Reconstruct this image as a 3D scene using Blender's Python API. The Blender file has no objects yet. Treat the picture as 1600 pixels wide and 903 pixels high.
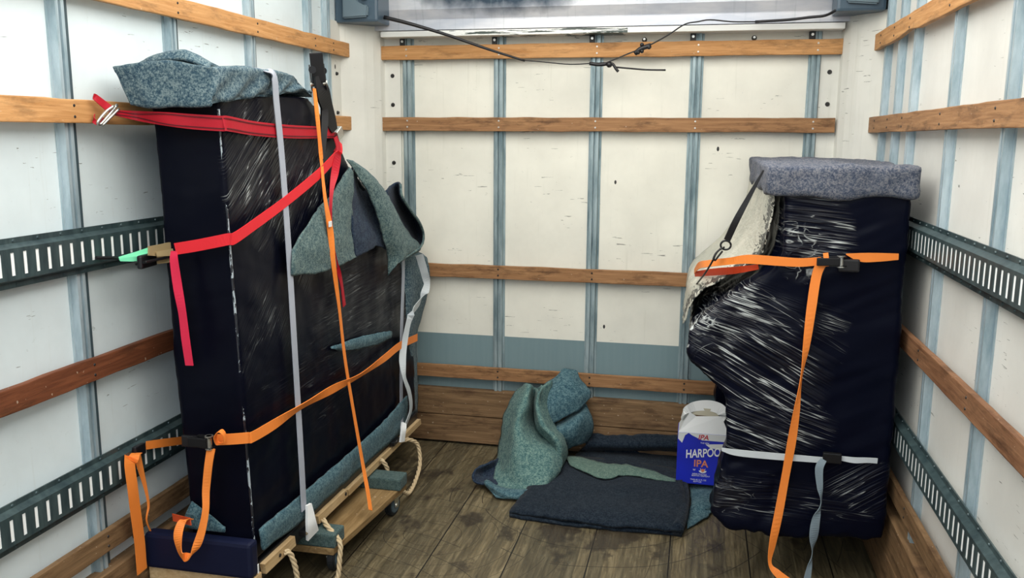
import bpy, bmesh, math, random
from mathutils import Vector, Matrix, noise
random.seed(7)
C = bpy.context.scene.collection
sc = bpy.context.scene

# ------------------------------------------------------------------ camera
CAM = Vector((0.0, 0.0, 1.5697)); F = 1349.84
RR = Matrix(((0.9767597, 0.21423414, 0.00664952), (0.04342383, -0.16741189, -0.98493027), (-0.20989248, 0.96232894, -0.17282405)))
cd = bpy.data.cameras.new('camera'); cam = bpy.data.objects.new('camera', cd); C.objects.link(cam)
cd.sensor_width = 36.0; cd.lens = F / 1600 * 36.0; cd.clip_start = 0.02
r_, d_, f_ = RR[0], RR[1], RR[2]
M = Matrix.Identity(4)
for i in range(3):
    M[i][0] = r_[i]; M[i][1] = -d_[i]; M[i][2] = -f_[i]; M[i][3] = CAM[i]
cam.matrix_world = M
sc.camera = cam

# ------------------------------------------------------------------ world (daylight outside the open rear of the truck)
EXPOSURE = 0.20
w = bpy.data.worlds.new('world'); sc.world = w; w.use_nodes = True
nt = w.node_tree; nt.nodes.clear()
tc = nt.nodes.new('ShaderNodeTexCoord'); sp = nt.nodes.new('ShaderNodeSeparateXYZ'); rp = nt.nodes.new('ShaderNodeValToRGB')
mr = nt.nodes.new('ShaderNodeMapRange'); mr.inputs[1].default_value = -1; mr.inputs[2].default_value = 1
bg = nt.nodes.new('ShaderNodeBackground'); ow = nt.nodes.new('ShaderNodeOutputWorld')
nt.links.new(tc.outputs['Generated'], sp.inputs[0]); nt.links.new(sp.outputs['Z'], mr.inputs[0]); nt.links.new(mr.outputs[0], rp.inputs[0])
nt.links.new(rp.outputs[0], bg.inputs[0]); nt.links.new(bg.outputs[0], ow.inputs[0])
cr = rp.color_ramp
cr.elements[0].position = 0.0; cr.elements[0].color = (0.30, 0.30, 0.30, 1)
cr.elements[1].position = 1.0; cr.elements[1].color = (0.75, 0.9, 1.1, 1)
for p_, c_ in ((0.485, (0.26, 0.27, 0.27, 1)), (0.50, (0.10, 0.11, 0.11, 1)), (0.535, (0.14, 0.16, 0.16, 1)), (0.56, (0.95, 1.0, 1.05, 1))):
    e = cr.elements.new(p_); e.color = c_
bg.inputs[1].default_value = 1.65

def area(name, loc, rot, sx, sy, power, col):
    l = bpy.data.lights.new(name, 'AREA'); l.shape = 'RECTANGLE'; l.size = sx; l.size_y = sy; l.energy = power; l.color = col
    o = bpy.data.objects.new(name, l); C.objects.link(o); o.location = loc; o.rotation_euler = rot
    return o
# daylight that comes down through the translucent fibreglass roof
area('roof_daylight', (-0.5, 1.75, 2.62), (0, 0, 0), 1.9, 3.6, 84, (1.0, 0.97, 0.91))
# daylight that enters by the open rear door, high above the camera
area('rear_daylight', (-0.3, -0.75, 2.0), (math.radians(68), 0, math.radians(4)), 2.2, 1.0, 7, (0.80, 0.92, 1.0))

sc.view_settings.view_transform = 'Standard'; sc.view_settings.look = 'None'
sc.view_settings.gamma = 1; sc.view_settings.use_curve_mapping = False
sc.view_settings.exposure = EXPOSURE

def at(px, py, x=None, y=None, z=None):
    d = RR.transposed() @ Vector(((px - 800) / F, (py - 451.5) / F, 1.0))
    if x is not None: t = (x - CAM.x) / d.x
    elif y is not None: t = (y - CAM.y) / d.y
    else: t = (z - CAM.z) / d.z
    return CAM + d * t

# ------------------------------------------------------------------ materials
def mat(name, col, rough=0.6, metal=0.0, spec=0.5):
    m = bpy.data.materials.new(name); m.use_nodes = True
    b = m.node_tree.nodes['Principled BSDF']
    b.inputs['Base Color'].default_value = (*col, 1); b.inputs['Roughness'].default_value = rough
    b.inputs['Metallic'].default_value = metal; b.inputs['Specular IOR Level'].default_value = spec
    return m
class N:
    def __init__(s, m): s.m = m; s.t = m.node_tree; s.b = s.t.nodes['Principled BSDF']
    def new(s, k, **kw):
        n = s.t.nodes.new(k)
        for a, v in kw.items(): setattr(n, a, v)
        return n
    def coord(s, scale=(1, 1, 1), rot=(0, 0, 0), loc=(0, 0, 0)):
        t = s.new('ShaderNodeTexCoord'); mp = s.new('ShaderNodeMapping')
        s.t.links.new(t.outputs['Object'], mp.inputs[0])
        mp.inputs['Scale'].default_value = scale; mp.inputs['Rotation'].default_value = rot; mp.inputs['Location'].default_value = loc
        return mp.outputs[0]
    def noise(s, vec, scale, detail=4, rough=0.55, dist=0.0):
        n = s.new('ShaderNodeTexNoise'); s.t.links.new(vec, n.inputs['Vector'])
        n.inputs['Scale'].default_value = scale; n.inputs['Detail'].default_value = detail
        n.inputs['Roughness'].default_value = rough; n.inputs['Distortion'].default_value = dist
        return n.outputs['Fac']
    def ramp(s, fac, stops):
        r = s.new('ShaderNodeValToRGB'); s.t.links.new(fac, r.inputs[0]); e = r.color_ramp.elements
        e[0].position, e[0].color = stops[0][0], (*stops[0][1], 1)
        e[1].position, e[1].color = stops[-1][0], (*stops[-1][1], 1)
        for p, c in stops[1:-1]:
            q = e.new(p); q.color = (*c, 1)
        return r.outputs[0]
    def mix(s, fac, a, b, mode='MIX'):
        n = s.new('ShaderNodeMix', data_type='RGBA', blend_type=mode)
        if isinstance(fac, float): n.inputs[0].default_value = fac
        else: s.t.links.new(fac, n.inputs[0])
        for i, v in ((6, a), (7, b)):
            if isinstance(v, tuple): n.inputs[i].default_value = (*v, 1)
            else: s.t.links.new(v, n.inputs[i])
        return n.outputs[2]
    def math(s, op, a, b=None):
        n = s.new('ShaderNodeMath', operation=op)
        for i, v in ((0, a), (1, b)):
            if v is None: continue
            if isinstance(v, (int, float)): n.inputs[i].default_value = v
            else: s.t.links.new(v, n.inputs[i])
        return n.outputs[0]
    def xyz(s, vec):
        n = s.new('ShaderNodeSeparateXYZ'); s.t.links.new(vec, n.inputs[0]); return n.outputs
    def bump(s, h, strength=0.3, dist=0.01):
        n = s.new('ShaderNodeBump'); n.inputs['Strength'].default_value = strength; n.inputs['Distance'].default_value = dist
        s.t.links.new(h, n.inputs['Height']); s.t.links.new(n.outputs[0], s.b.inputs['Normal'])
    def col(s, c): s.t.links.new(c, s.b.inputs['Base Color'])
    def rough(s, c): s.t.links.new(c, s.b.inputs['Roughness'])

def wall_mat(name, base, axis, seed, band=None):
    """painted plywood liner: faint mottling, thin dark scuffs, small black nicks"""
    m = mat(name, base, 0.45, spec=0.35); n = N(m)
    v = n.coord(loc=(seed, seed * .7, 0))
    big = n.noise(v, 2.2, 5, .6)
    dim = tuple(c * .84 for c in base)
    c = n.ramp(big, [(0.3, dim), (0.62, base)])
    fine = n.noise(v, 45, 3, .7)
    c = n.mix(n.math('MULTIPLY', n.math('GREATER_THAN', fine, 0.70), .12), c, (.32, .36, .34))
    # vertical drip streaks
    st = n.noise(n.coord(scale=(16, 16, .8), loc=(seed, 2, 0)), 3, 4, .6)
    c = n.mix(n.math('MULTIPLY', n.ramp(st, [(0.60, (0, 0, 0)), (0.75, (1, 1, 1))]), .18), c, (.42, .42, .34))
    # horizontal scuffs in sparse clusters
    sc_ = (2.0, 2.0, 24) ; sv = n.coord(scale=sc_, rot=(0.12, 0.1, 0), loc=(seed, 0, 3))
    s1 = n.noise(sv, 5.5, 3, .65, .4)
    cl = n.noise(n.coord(loc=(seed * 3, 1, 5)), 3.1, 2, .5)
    f = n.math('MULTIPLY', n.math('GREATER_THAN', s1, .675), n.math('GREATER_THAN', cl, .53))
    c = n.mix(n.math('MULTIPLY', f, .75), c, (.10, .11, .09))
    # small black nicks
    vo = n.new('ShaderNodeTexVoronoi'); n.t.links.new(n.coord(scale=(1, 1, .55), loc=(seed, 4, 0)), vo.inputs['Vector']); vo.inputs['Scale'].default_value = 7
    nk = n.math('MULTIPLY', n.math('LESS_THAN', vo.outputs['Distance'], .045), n.math('GREATER_THAN', n.noise(n.coord(loc=(2, seed, 1)), 4, 1), .52))
    c = n.mix(nk, c, (.03, .03, .03))
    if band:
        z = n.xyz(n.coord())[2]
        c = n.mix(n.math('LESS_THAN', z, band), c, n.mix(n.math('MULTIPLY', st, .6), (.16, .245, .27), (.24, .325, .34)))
    n.col(c)
    n.bump(n.noise(v, 30, 2), .06, .002)
    return m
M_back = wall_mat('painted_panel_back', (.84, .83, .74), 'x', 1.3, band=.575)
M_left = wall_mat('painted_panel_left', (.72, .81, .84), 'y', 5.1)
M_right = wall_mat('painted_panel_right', (.76, .76, .72), 'y', 9.7)
M_column = wall_mat('painted_column', (.78, .78, .72), 'y', 14.2)

def wood(name, c0, c1, stain=.5, axis='x', seed=0., dark=(.05, .022, .01)):
    m = mat(name, c0, .62, spec=.3); n = N(m)
    s = (1.2, 14, 22) if axis == 'x' else (14, 1.2, 22)
    v = n.coord(scale=s, loc=(seed, seed, seed))
    g = n.noise(v, 3.2, 6, .65, .8)
    c = n.ramp(g, [(.28, c0), (.5, tuple((a + b) / 2 for a, b in zip(c0, c1))), (.72, c1)])
    st = n.noise(n.coord(scale=(2.2, 2.2, 9), loc=(seed, 3, 1)), 2.6, 5, .7)
    c = n.mix(n.math('MULTIPLY', n.ramp(st, [(.52, (0, 0, 0)), (.70, (1, 1, 1))]), stain), c, dark)
    fl = n.noise(n.coord(loc=(seed, 0, 7)), 60, 2)
    c = n.mix(n.math('MULTIPLY', n.math('GREATER_THAN', fl, .72), .5), c, (.62, .5, .38))
    n.col(c); n.bump(g, .35, .004)
    return m
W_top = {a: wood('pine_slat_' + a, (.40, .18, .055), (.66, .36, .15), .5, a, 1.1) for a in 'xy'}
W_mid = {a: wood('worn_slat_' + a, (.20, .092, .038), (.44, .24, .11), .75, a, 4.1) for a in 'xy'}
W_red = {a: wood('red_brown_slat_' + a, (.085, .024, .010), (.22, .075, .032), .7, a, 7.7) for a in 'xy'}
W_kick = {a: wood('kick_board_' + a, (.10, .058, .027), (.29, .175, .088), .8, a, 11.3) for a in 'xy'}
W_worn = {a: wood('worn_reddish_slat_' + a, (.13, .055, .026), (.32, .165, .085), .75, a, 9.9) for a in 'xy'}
W_light = wood('pale_wood', (.42, .27, .12), (.66, .49, .28), .25, 'y', 2.)
W_dolly = wood('dolly_deck_wood', (.16, .095, .035), (.36, .24, .11), .6, 'y', 6.)

def floor_mat():
    m = mat('hardwood_floor', (.2, .15, .09), .42, spec=.45); n = N(m)
    v = n.coord(scale=(22, 1.6, 1)); g = n.noise(v, 3, 7, .7, .5)
    c = n.ramp(g, [(.25, (.038, .031, .018)), (.5, (.125, .103, .060)), (.75, (.27, .23, .14))])
    # strips of laminated hardwood: light/dark blocks
    br = n.new('ShaderNodeTexBrick'); n.t.links.new(n.coord(rot=(0, 0, math.pi / 2), loc=(.0, .0, 0)), br.inputs['Vector'])
    br.inputs['Scale'].default_value = 1; br.inputs['Brick Width'].default_value = .62; br.inputs['Row Height'].default_value = .05
    br.inputs['Mortar Size'].default_value = .0; br.inputs['Color1'].default_value = (.62, .62, .62, 1); br.inputs['Color2'].default_value = (1.12, 1.08, 1.02, 1)
    br.offset = .37; br.offset_frequency = 2
    c = n.mix(1.0, c, br.outputs['Color'], 'MULTIPLY')
    # plank joints every 0.295 m
    x = n.xyz(n.coord())[0]
    fr = n.math('FRACT', n.math('DIVIDE', n.math('ADD', x, 3.165), .2955))
    jt = n.math('LESS_THAN', n.math('ABSOLUTE', n.math('SUBTRACT', fr, .5)), .0085)
    c = n.mix(jt, c, (.006, .005, .004))
    # dark oil stains
    s1 = n.noise(n.coord(scale=(1, .7, 1), loc=(2.3, .4, 0)), 3.6, 5, .62)
    c = n.mix(n.math('MULTIPLY', n.ramp(s1, [(.545, (0, 0, 0)), (.60, (1, 1, 1))]), .75), c, (.022, .016, .012))
    # curved scratches
    for i, (lx, ly, sc_) in enumerate(((1.25, -2.3, 9), (.4, -3.6, 7), (1.0, -3.1, 13))):
        wv = n.new('ShaderNodeTexWave', wave_type='RINGS', rings_direction='Z'); n.t.links.new(n.coord(loc=(lx, ly, 0)), wv.inputs['Vector'])
        wv.inputs['Scale'].default_value = sc_ * .32; wv.inputs['Distortion'].default_value = 2.5; wv.inputs['Detail'].default_value = 1; wv.inputs['Detail Scale'].default_value = .6
        k = n.math('MULTIPLY', n.math('GREATER_THAN', wv.outputs['Fac'], .9985), n.math('GREATER_THAN', n.noise(n.coord(loc=(i, 3, 2)), 2.2, 2), .5))
        c = n.mix(n.math('MULTIPLY', k, .8), c, (.012, .010, .008))
    sp_ = n.noise(n.coord(), 38, 4, .7)
    c = n.mix(n.math('MULTIPLY', n.ramp(sp_, [(.63, (0, 0, 0)), (.72, (1, 1, 1))]), .35), c, (.33, .29, .20))
    n.col(c)
    n.rough(n.ramp(g, [(.3, (.36, .36, .36)), (.7, (.58, .58, .58))]))
    n.bump(n.math('SUBTRACT', g, n.math('MULTIPLY', jt, 2)), .35, .003)
    return m
M_floor = floor_mat()

def steel(name, c0, c1, rough=.42, metal=.55):
    m = mat(name, c0, rough, metal); n = N(m)
    v = n.coord(scale=(1, 1, .22)); g = n.noise(v, 22, 5, .65)
    n.col(n.ramp(g, [(.32, c0), (.62, c1)])); n.bump(g, .08, .002)
    return m
M_post = steel('galvanised_steel', (.15, .22, .245), (.37, .46, .485), .40, .35)
M_track = steel('painted_track_steel', (.018, .036, .043), (.060, .095, .100), .38, .2)
M_slot = mat('added_bright_slot_backing', (.93, .96, .96), .5)
M_screw = mat('screw_steel', (.75, .75, .72), .3, .6)
M_black = mat('black_plastic', (.008, .008, .010), .4)
M_blackmetal = mat('black_oxide_metal', (.02, .02, .022), .35, .6)
M_chrome = mat('zinc_plated_steel', (.62, .62, .58), .25, .9)
M_brass = mat('yellow_zinc_steel', (.50, .38, .20), .35, .35)
M_mint = mat('mint_green_plastic', (.20, .78, .45), .45)
M_sheet = steel('header_sheet_metal', (.55, .58, .62), (.72, .73, .76), .3, .35)
M_white = mat('white_enamel', (.85, .86, .84), .4)
M_bolt = mat('black_bolt', (.012, .012, .012), .5)
M_lamp = mat('grey_blue_housing', (.06, .10, .14), .35)
M_lamp2 = mat('pale_grey_blue_housing', (.15, .21, .25), .35)
M_rubber = mat('black_rubber', (.012, .016, .02), .55)
M_wheel = mat('blue_grey_tyre', (.10, .15, .18), .5)

def felt(name, dark, mid, light, scale=1.0):
    m = mat(name, mid, .95, spec=.15); n = N(m)
    a = n.noise(n.coord(), 170 * scale, 3, .8); b = n.noise(n.coord(loc=(3, 1, 2)), 62 * scale, 4, .75)
    s = n.math('ADD', n.math('MULTIPLY', a, .6), n.math('MULTIPLY', b, .4))
    c = n.ramp(s, [(.36, dark), (.47, mid), (.58, light)])
    l = n.noise(n.coord(loc=(9, 1, 2)), 5, 3, .6)
    c = n.mix(n.math('MULTIPLY', l, .35), c, dark)
    n.col(c); n.bump(s, .55, .006)
    try: n.b.inputs['Sheen Weight'].default_value = .06
    except Exception: pass
    return m
F_cap = felt('blue_grey_felt', (.012, .035, .065), (.050, .098, .130), (.22, .29, .30))
F_mid = felt('teal_grey_felt', (.018, .042, .055), (.065, .115, .125), (.20, .27, .245))
F_low = felt('blue_speckled_felt', (.014, .045, .07), (.050, .115, .145), (.15, .25, .27))
F_heap = felt('sage_teal_felt', (.020, .065, .075), (.085, .175, .175), (.23, .35, .30))
F_dark = felt('dark_navy_felt', (.003, .007, .013), (.008, .015, .026), (.026, .038, .052), .9)
F_edge = felt('pale_teal_felt', (.05, .10, .085), (.10, .17, .145), (.19, .27, .22))
F_right = felt('purple_grey_felt', (.028, .040, .075), (.090, .108, .150), (.25, .25, .27))
F_shade = felt('navy_fold_shade_felt', (.005, .010, .024), (.014, .025, .052), (.045, .07, .10), 1.0)  # navy colour holds the shade inside folds and curls
F_navy = mat('navy_vinyl', (.003, .006, .028), .55, spec=.3)
F_carpet = felt('grey_green_carpet', (.022, .045, .048), (.055, .095, .095), (.11, .16, .15), 1.3)

def film(name, layers, base=(.0028, .0034, .0085), plane='y', org=(0, 0, 0)):
    """black stretch film: dark and taut, with thin creases along the pull of the wrap, their glints put into the colour.
    layers: (angle, scale, seed, crease width, region centre (3), region radii (3), strength)"""
    m = mat(name, base, .30, spec=.16); n = N(m)
    def wr(r, s_, sd, ax, st, det, dist):
        t = n.new('ShaderNodeTexCoord'); m1 = n.new('ShaderNodeMapping'); m2 = n.new('ShaderNodeMapping')
        n.t.links.new(t.outputs['Object'], m1.inputs[0]); n.t.links.new(m1.outputs[0], m2.inputs[0])
        m1.inputs['Rotation'].default_value = (0, r, 0) if ax == 'y' else (r, 0, 0)
        m2.inputs['Scale'].default_value = (st[0], 1, st[1]) if ax == 'y' else (1, st[0], st[1]); m2.inputs['Location'].default_value = (sd, sd, sd)
        return n.noise(m2.outputs[0], s_, det, .5, dist)
    x, y, z = n.xyz(n.coord())
    total = None; soft = None
    for (r, sc_, sd, wd, ctr, rad, st, *iso) in layers:
        q = wr(r, sc_, sd, plane, (3.5, 5) if iso else (.85, 17), 2 if iso else 1, .9 if iso else .12)
        ridge = n.math('MAXIMUM', n.math('SUBTRACT', 1.0, n.math('MULTIPLY', n.math('ABSOLUTE', n.math('SUBTRACT', q, .5)), 1 / wd)), 0.0)
        sm = n.math('MAXIMUM', n.math('SUBTRACT', 1.0, n.math('MULTIPLY', n.math('ABSOLUTE', n.math('SUBTRACT', q, .5)), 6.0)), 0.0)
        d = None
        for c_, v_, rr, o_ in zip(ctr, (x, y, z), rad, org):
            if rr is None: continue
            c_ = c_ - o_
            e = n.math('DIVIDE', n.math('SUBTRACT', v_, c_), rr); e = n.math('MULTIPLY', e, e); d = e if d is None else n.math('ADD', d, e)
        d = n.math('ADD', d, n.math('MULTIPLY', n.math('SUBTRACT', n.noise(n.coord(loc=(sd, 1, 2)), 5, 3), .5), 2.2))
        mask = n.ramp(d, [(.10, (1, 1, 1)), (1.0, (0, 0, 0))])
        brk = wr(r, 3.0, sd + 7, plane, (2.2, 9), 2, .3); brk = n.ramp(brk, [(.45, (0, 0, 0)), (.62, (1, 1, 1))])
        lim = n.math('MULTIPLY', mask, brk)
        v = n.math('MULTIPLY', n.math('MAXIMUM', n.math('SUBTRACT', n.math('ADD', ridge, lim), 1.0), 0.0), st * 1.5)
        w_ = n.math('MULTIPLY', n.math('MULTIPLY', sm, mask), st)
        total = v if total is None else n.math('MAXIMUM', total, v); soft = w_ if soft is None else n.math('MAXIMUM', soft, w_)
    n.col(n.mix(n.math('MINIMUM', total, 1.0), base, (.52, .56, .56)))  # pale colour on the creases paints in the film's glints
    mp = n.new('ShaderNodeMapRange'); n.t.links.new(soft, mp.inputs[0]); mp.inputs[3].default_value = .07; mp.inputs[4].default_value = .5; n.t.links.new(mp.outputs[0], n.b.inputs['Specular IOR Level'])
    big = n.noise(n.coord(loc=(1, 3, 2)), 8, 2, .5)
    n.bump(n.math('ADD', n.math('ADD', n.math('MULTIPLY', soft, .55), n.math('MULTIPLY', total, .5)), n.math('MULTIPLY', big, .5)), .45, .012)
    return m
HALF = math.pi
B_side = film('black_film_side', [(-.62, 4.6, 1.0, .045, (-1.30, 2.52, 1.50), (.085, .40, .32), .75), (-.72, 6.5, 4.0, .045, (-1.30, 2.80, 1.36), (.085, .40, .32), .65),
    (-.70, 5.5, 9.0, .04, (-1.27, 2.45, .98), (.08, .45, .24), .22), (-.05, 5.0, 6.0, .04, (-1.30, 3.25, .86), (.10, .70, .30), .16), (-.02, 4.0, 16.0, .04, (-1.30, 2.9, .70), (.10, .70, .20), .10)], plane='x', org=(-1.43, 3.0, .25))
B_right = film('black_film_right', [(-.50, 3.4, 4.0, .055, (.20, 2.95, .84), (.32, .5, .26), 1.0), (-.30, 5.5, 2.0, .05, (.12, 2.95, .98), (.34, .5, .14), .8),
    (-.30, 5.2, 7.0, .05, (.24, 2.95, .60), (.22, .5, .13), .9), (-.10, 4.2, 5.0, .07, (.36, 2.95, 1.26), (.14, .4, .16), 1.0), (.6, 5, 8, .04, (.58, 2.95, .42), (.14, .3, .10), .6), (-.05, 5, 3, .04, (.30, 2.95, .34), (.34, .4, .10), .45),
    (.3, 3.0, 11, .05, (-.02, 2.95, .92), (.10, .4, .10), 1.0, 1), (.2, 3.0, 13, .06, (.12, 2.95, .36), (.12, .3, .08), 1.0, 1), (.2, 4.0, 15, .05, (.33, 2.95, 1.22), (.09, .3, .12), .8, 1)], base=(.0025, .0035, .0105), plane='y', org=(.35, 3.5, .2))

def web(name, col, stripe=None, rough=.55):
    m = mat(name, col, rough, spec=.3); n = N(m)
    wv = n.noise(n.coord(), 260, 2, .5); n.bump(wv, .25, .001)
    c = n.mix(n.math('MULTIPLY', n.noise(n.coord(loc=(1, 2, 3)), 14, 3), .35), col, tuple(q * .6 for q in col))
    n.col(c)
    return m
S_red = web('crimson_webbing', (.44, .006, .020)); S_bright = web('bright_red_webbing', (.76, .020, .032)); S_pink = web('pink_red_webbing', (.80, .028, .085))
S_redline = web('dark_webbing_edge', (.12, .003, .01))
S_or = web('orange_webbing', (.95, .27, .045)); S_grey = web('grey_webbing', (.40, .43, .50)); S_pale = web('pale_grey_webbing', (.60, .65, .68)); S_dgrey = web('slate_webbing', (.20, .26, .30))
M_rope = web('tan_rope_fibre', (.60, .47, .29), rough=.9)
M_pad = mat('white_cloth', (.78, .80, .80), .85)

# ------------------------------------------------------------------ mesh helpers
def link(name, me, m, parent=None):
    o = bpy.data.objects.new(name, me); C.objects.link(o)
    if m is not None:
        me.materials.clear(); me.materials.append(m)
    if parent is not None: o.parent = parent
    return o
def finish(bm, name, m, parent=None, smooth=False):
    me = bpy.data.meshes.new(name)
    bmesh.ops.recalc_face_normals(bm, faces=bm.faces)
    if parent is not None:
        bmesh.ops.translate(bm, verts=bm.verts, vec=-parent_loc(parent))
    bm.to_mesh(me); bm.free()
    if smooth: me.polygons.foreach_set('use_smooth', [True] * len(me.polygons))
    return link(name, me, m, parent)
def parent_loc(p):
    v = Vector((0, 0, 0))
    while p is not None:
        v += p.location; p = p.parent
    return v
def box(bm, x0, x1, y0, y1, z0, z1, bev=0.0):
    r = bmesh.ops.create_cube(bm, size=1.0)
    for v in r['verts']:
        v.co = Vector(((x0 + x1) / 2 + v.co.x * (x1 - x0), (y0 + y1) / 2 + v.co.y * (y1 - y0), (z0 + z1) / 2 + v.co.z * (z1 - z0)))
    if bev:
        es = {e for v in r['verts'] for e in v.link_edges}
        bmesh.ops.bevel(bm, geom=list(es), offset=bev, segments=2, affect='EDGES', profile=.6)
def prism(bm, poly, axis, a0, a1):
    """poly of 2-D points extruded along an axis. axis x: (y,z); y: (x,z); z: (x,y)"""
    def P(u, v, a): return {'x': (a, u, v), 'y': (u, a, v), 'z': (u, v, a)}[axis]
    A = [bm.verts.new(P(u, v, a0)) for u, v in poly]; B = [bm.verts.new(P(u, v, a1)) for u, v in poly]
    bm.faces.new(A); bm.faces.new(B[::-1])
    for i in range(len(poly)):
        j = (i + 1) % len(poly); bm.faces.new((A[i], B[i], B[j], A[j]))
def cyl(bm, p0, p1, r, seg=20, r1=None):
    p0, p1 = Vector(p0), Vector(p1); d = p1 - p0
    q = Vector((0, 0, 1)).rotation_difference(d.normalized()).to_matrix().to_4x4()
    bmesh.ops.create_cone(bm, cap_ends=True, segments=seg, radius1=r, radius2=r if r1 is None else r1, depth=d.length, matrix=Matrix.Translation((p0 + p1) / 2) @ q)
def cr_pts(pts, n):
    out = []; P = [Vector(p) for p in pts]; P = [P[0] * 2 - P[1]] + P + [P[-1] * 2 - P[-2]]
    for i in range(1, len(P) - 2):
        for k in range(n):
            t = k / n; a, b, c, d = P[i - 1:i + 3]
            out.append(.5 * ((2 * b) + (c - a) * t + (2 * a - 5 * b + 4 * c - d) * t * t + (3 * b - a - 3 * c + d) * t ** 3))
    out.append(P[-2]); return out
def tube(bm, pts, r, seg=8, n=6, smooth=True, taper=None):
    pts = cr_pts(pts, n) if smooth else [Vector(p) for p in pts]
    rings = []; up = Vector((.13, .21, .97))
    for i, p in enumerate(pts):
        d = (pts[min(i + 1, len(pts) - 1)] - pts[max(i - 1, 0)]).normalized()
        s = d.cross(up); s = s.normalized() if s.length > 1e-4 else Vector((1, 0, 0)); u = s.cross(d); up = u
        rr = r if taper is None else r * taper(i / (len(pts) - 1))
        rings.append([bm.verts.new(p + (s * math.cos(a) + u * math.sin(a)) * rr) for a in (2 * math.pi * k / seg for k in range(seg))])
    for A, B in zip(rings, rings[1:]):
        for k in range(seg): bm.faces.new((A[k], A[(k + 1) % seg], B[(k + 1) % seg], B[k]))
    bm.faces.new(rings[0][::-1]); bm.faces.new(rings[-1])
def rope(bm, pts, r, n=14, turns=26):
    base = cr_pts(pts, n)
    for s in range(3):
        q = []; up = Vector((.1, .9, .2))
        L = 0
        for i, p in enumerate(base):
            if i: L += (p - base[i - 1]).length
            d = (base[min(i + 1, len(base) - 1)] - base[max(i - 1, 0)]).normalized()
            a = d.cross(up).normalized(); b = a.cross(d)
            th = L * 150 / 1.6 * .9 + s * 2 * math.pi / 3
            q.append(p + (a * math.cos(th) + b * math.sin(th)) * r * .55)
        tube(bm, q, r * .62, 6, smooth=False)
def ribbon(bm, pts, width, wdir, th=.0022, n=8, smooth=True):
    """webbing strap: centre points, width and the direction of the width at each point"""
    if not isinstance(wdir, list): wdir = [wdir] * len(pts)
    if not isinstance(width, list): width = [width] * len(pts)
    P = cr_pts(pts, n) if smooth else [Vector(p) for p in pts]
    Wd = cr_pts(wdir, n) if smooth else [Vector(p) for p in wdir]
    Ww = [v.x for v in cr_pts([(q, 0, 0) for q in width], n)] if smooth else width
    rows = []
    for i, p in enumerate(P):
        d = (P[min(i + 1, len(P) - 1)] - P[max(i - 1, 0)]).normalized()
        wv = Wd[i] - d * Wd[i].dot(d); wv.normalize(); nn = d.cross(wv) * th / 2; hw = wv * Ww[i] / 2
        rows.append([bm.verts.new(p + hw + nn), bm.verts.new(p - hw + nn), bm.verts.new(p - hw - nn), bm.verts.new(p + hw - nn)])
    for A, B in zip(rows, rows[1:]):
        for k in range(4): bm.faces.new((A[k], A[(k + 1) % 4], B[(k + 1) % 4], B[k]))
    bm.faces.new(rows[0][::-1]); bm.faces.new(rows[-1])
def sheet(bm, grid, nu=6, nv=6, th=.006, amp=.004, freq=9, seed=0, uvjit=0.0):
    """cloth from a grid of control points: Catmull-Rom both ways, noise, then thickness"""
    rows = [cr_pts(r, nu) for r in grid]
    cols = list(zip(*rows)); full = [cr_pts(c, nv) for c in cols]   # full[u][v]
    nU, nV = len(full), len(full[0])
    P = [[full[u][v].copy() for v in range(nV)] for u in range(nU)]
    def nrm(u, v):
        a = P[min(u + 1, nU - 1)][v] - P[max(u - 1, 0)][v]; b = P[u][min(v + 1, nV - 1)] - P[u][max(v - 1, 0)]
        c = a.cross(b); return c.normalized() if c.length > 1e-9 else Vector((0, -1, 0))
    Nn = [[nrm(u, v) for v in range(nV)] for u in range(nU)]
    T = []; Bt = []
    for u in range(nU):
        T.append([]); Bt.append([])
        for v in range(nV):
            p = P[u][v]; k = noise.noise(p * freq + Vector((seed, seed, 0))) * amp + noise.noise(p * freq * 2.7 + Vector((0, seed, 5))) * amp * .4
            edge = u in (0, nU - 1) or v in (0, nV - 1)
            j = Vector((noise.noise(p * 30 + Vector((seed, 0, 0))), noise.noise(p * 30 + Vector((0, seed, 9))), noise.noise(p * 30 + Vector((3, seed, 4))))) * uvjit if edge else Vector((0, 0, 0))
            T[u].append(bm.verts.new(p + Nn[u][v] * (k + th / 2) + j)); Bt[u].append(bm.verts.new(p + Nn[u][v] * (k - th / 2) + j))
    for u in range(nU - 1):
        for v in range(nV - 1):
            bm.faces.new((T[u][v], T[u + 1][v], T[u + 1][v + 1], T[u][v + 1])); bm.faces.new((Bt[u][v], Bt[u][v + 1], Bt[u + 1][v + 1], Bt[u + 1][v]))
    for u in range(nU - 1):
        for v in (0, nV - 1): bm.faces.new((T[u][v], T[u + 1][v], Bt[u + 1][v], Bt[u][v]))
    for v in range(nV - 1):
        for u in (0, nU - 1): bm.faces.new((T[u][v], Bt[u][v], Bt[u][v + 1], T[u][v + 1]))
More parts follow.
